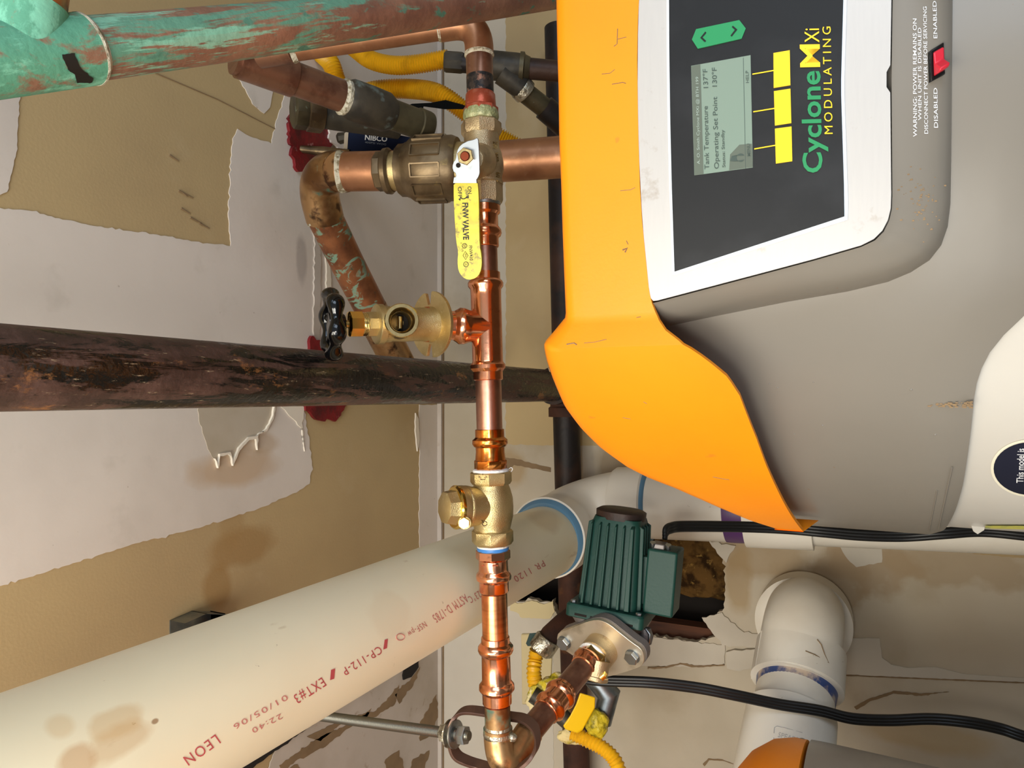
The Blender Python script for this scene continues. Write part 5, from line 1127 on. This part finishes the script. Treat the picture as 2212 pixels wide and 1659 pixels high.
# ------------------------------------------------------------------ hanger and threaded rod
HC, HL = P(1128, 1597, .80), P(976, 1585, .79)
hn_ = bd - (HL - HC).normalized() * bd.dot((HL - HC).normalized()); hn_.normalize()
hg = thing('pipe_hanger', 'brown steel strap hanger looped around the copper elbow at the bottom', 'hanger', P(985, 1580, .745))
loop = [P(*p) for p in [(976, 1585, .79), (977, 1562, .79), (988, 1543, .792), (1008, 1534, .795), (1050, 1538, .797), (1100, 1547, .798), (1132, 1553, .79), (1155, 1572, .775), (1161, 1600, .760), (1153, 1628, .750), (1132, 1650, .748), (1100, 1668, .755), (1045, 1655, .788), (1005, 1642, .79), (986, 1630, .79), (977, 1609, .79)]]
lc = catmull(loop + [loop[0]], 6)[:-1]; nl = len(lc); ctr = sum(lc, Vector()) / nl; V, Fc = [], []
wdir = Vector()
for i in range(nl): wdir += (lc[i] - ctr).cross(lc[(i + 1) % nl] - ctr)
wdir = (bd + FWD * .35).normalized()
for i, p in enumerate(lc):
    tdir = (lc[(i + 1) % nl] - lc[i - 1]).normalized(); nn = tdir.cross(wdir).normalized(); w_ = wdir
    for (a_, b_) in ((-1, -1), (1, -1), (1, 1), (-1, 1)): V.append(p + w_ * a_ * .0068 + nn * b_ * .0019)
for i in range(nl):
    for j in range(4): Fc.append((i * 4 + j, i * 4 + (j + 1) % 4, ((i + 1) % nl) * 4 + (j + 1) % 4, ((i + 1) % nl) * 4 + j))
# fix winding twist by consistent ordering
st_ = obj('strap', (V, Fc), M_hang, hg); bevel(st_, .0005, 2)
rd = thing('threaded_rod', 'grey threaded rod with nuts holding the strap hanger from the ceiling', 'rod', P(970, 1586, .79))
r0, r1 = P(1014, 1590, .776), P(680, 1545, .885); rdir = (r1 - r0).normalized(); top = r0 + rdir * ((ZC - .001 - r0.z) / rdir.z); Lr = (top - r0).length
npt = int(Lr / .0009); pts = [r0 + rdir * (Lr * i / npt) for i in range(npt + 1)]
obj('rod', sweep(pts, [(.0057 + (.0004 if i % 2 else -.0004)) if 3 < i else .0050 for i in range(npt + 1)], n=20), M_greyrod, rd)
def RD(nm, px, w0, w1, r, m, n=6):
    f = (1014 - px) / (1014 - 680); c = r0 + (r1 - r0) * f * .93
    return obj(nm, lathe(c - rdir * w0, c + rdir * w1, [(0, r * .95), (.08, r), (.92, r), (1, r * .95)], n=n, ref=(.2, 1, 0)), m, rd)
RD('nut', 1001, .0045, .0045, .0102, M_zinc); RD('washer', 985, .001, .001, .0150, M_zinc, 32); RD('washer', 974, .001, .001, .0150, M_solder, 32); RD('nut', 964, .0045, .0045, .0100, M_solder)

# ------------------------------------------------------------------ power cords
def cord(name, pts, label, sep, n=3, w=.0036, group=None):
    c = catmull([P(*p) for p in pts], 10); parts = []
    for k in range(n):
        o_ = (k - (n - 1) / 2) * sep; parts.append(sweep([p + CYV * o_ for p in c], w, n=12))
    return tag(obj(name, join(*parts), M_cord), label, 'cord', group)
cord('power_cord', [(1436, 1158, .945), (1438, 1148, .948), (1448, 1141, .955), (1480, 1137, .97), (1600, 1138, .99), (1700, 1142, .985), (1780, 1149, .97), (1860, 1156, .96), (1950, 1158, .95), (2040, 1152, .93), (2120, 1147, .92), (2212, 1155, .90), (2330, 1170, .88)], 'flat black power cord running from the green pump down behind the big heater', .0042)
cord('power_cord', [(1240, 1462, .97), (1295, 1470, .965), (1400, 1474, .95), (1500, 1485, .945), (1580, 1500, .94), (1680, 1521, .94), (1770, 1535, .935), (1840, 1552, .93), (1920, 1556, .93), (2010, 1553, .925), (2090, 1560, .915), (2160, 1574, .91), (2215, 1592, .90), (2330, 1625, .89)], 'flat black power cord passing in front of the white pipe coupling', .0040)

# ------------------------------------------------------------------ gas shutoff behind the branch
gs = thing('gas_valve', 'yellow-handled gas shutoff with smeared tape on it below the pump flange', 'valve', P(1250, 1540, 1.1))
rh = obj('grey_body', sweep([P(1262, 1440, 1.12), P(1315, 1500, 1.11), P(1300, 1560, 1.11)], [.016, .019, .015], n=28), M_galv, gs)
gl = [P(x, y, 1.07) for x, y in [(1253, 1496), (1286, 1506), (1285, 1530), (1268, 1560), (1258, 1578), (1248, 1584), (1222, 1576), (1216, 1568), (1232, 1545), (1244, 1522)]]
o_ = obj('handle', prism(gl, ray(1250, 1540) * .008), M_gasyel, gs, label='bright yellow flat handle'); bevel(o_, .002, 3)
def lump(nm, px, py, t, rx, ry, rz, seed, m, par=gs, amp=.35):
    v_, f_ = blob((0, 0, 0), (1, 1, 1), seed, n=26, amp=amp, fr=1.8); c = P(px, py, t); k = t / F
    return obj(nm, ([c + CXV * v.x * rx * k + CYV * v.y * ry * k + FWD * v.z * rz * k for v in v_], f_), m, par, sharp=60)
lump('tape_smear', 1290, 1562, 1.09, 24, 30, 20, 5, M_rag, amp=.2)
lump('tape_smear', 1205, 1478, 1.14, 34, 20, 18, 8, M_rag)
lump('tape_smear', 1165, 1505, 1.16, 26, 34, 16, 11, M_rag)
lump('putty', 1190, 1530, 1.17, 36, 26, 16, 13, M_dough)
lump('putty', 1238, 1590, 1.12, 30, 18, 16, 16, M_dough)
obj('gas_pipe', sweep([P(1150, 1500, 1.15), P(1200, 1535, 1.14), P(1250, 1580, 1.12)], .013, n=24), M_dkpipe, gs)
tag(obj('gas_hose', hose('', [(1160, 1405, 1.18), (1156, 1425, 1.18), (1153, 1450, 1.17), (1156, 1475, 1.17), (1162, 1495, 1.17)], 15, '', pitch=.0062, k=.1), M_hose), 'short bent yellow corrugated gas hose on the beige wall plate', 'hose', 'corrugated gas hoses')
tag(obj('gas_hose', hose('', [(1236, 1583, 1.10), (1268, 1598, 1.09), (1300, 1615, 1.08), (1325, 1638, 1.07), (1338, 1670, 1.06), (1345, 1740, 1.05), (1350, 1900, 1.08), (1370, 2100, 1.12)], 15, '', pitch=.0055, k=.1), M_hose), 'yellow corrugated gas hose leaving the bottom edge beside the flange', 'hose', 'corrugated gas hoses')
gp2 = thing('gas_elbow', 'dark iron elbow with grey nut feeding the short yellow hose', 'pipe fitting', P(1185, 1380, 1.18))
obj('iron_pipe', sweep([P(1240, 1330, 1.26), P(1215, 1350, 1.22), P(1190, 1372, 1.19), P(1178, 1390, 1.18)], [.019, .019, .018, .018], n=28), M_rust, gp2)
obj('grey_nut', lathe(P(1186, 1378, 1.18), P(1166, 1408, 1.18), [(0, .020), (.1, .022), (.9, .022), (1, .019)], n=8), M_solder, gp2)
obj('green_lever', prism([P(x, y, 1.19) for x, y in [(1144, 1368), (1166, 1366), (1172, 1380), (1166, 1394), (1140, 1396), (1136, 1390)]], ray(1155, 1380) * .008), M_dkgreen, gp2)
wp = [wpt(p) for p in [(1128, 1368), (1196, 1366), (1190, 1520), (1130, 1520)]]
o_ = tag(obj('cover_plate', prism(wp, (0, -.006, 0)), M_plate), 'beige rectangular cover plate on the back wall behind the short yellow hose', 'cover plate'); bevel(o_, .002)
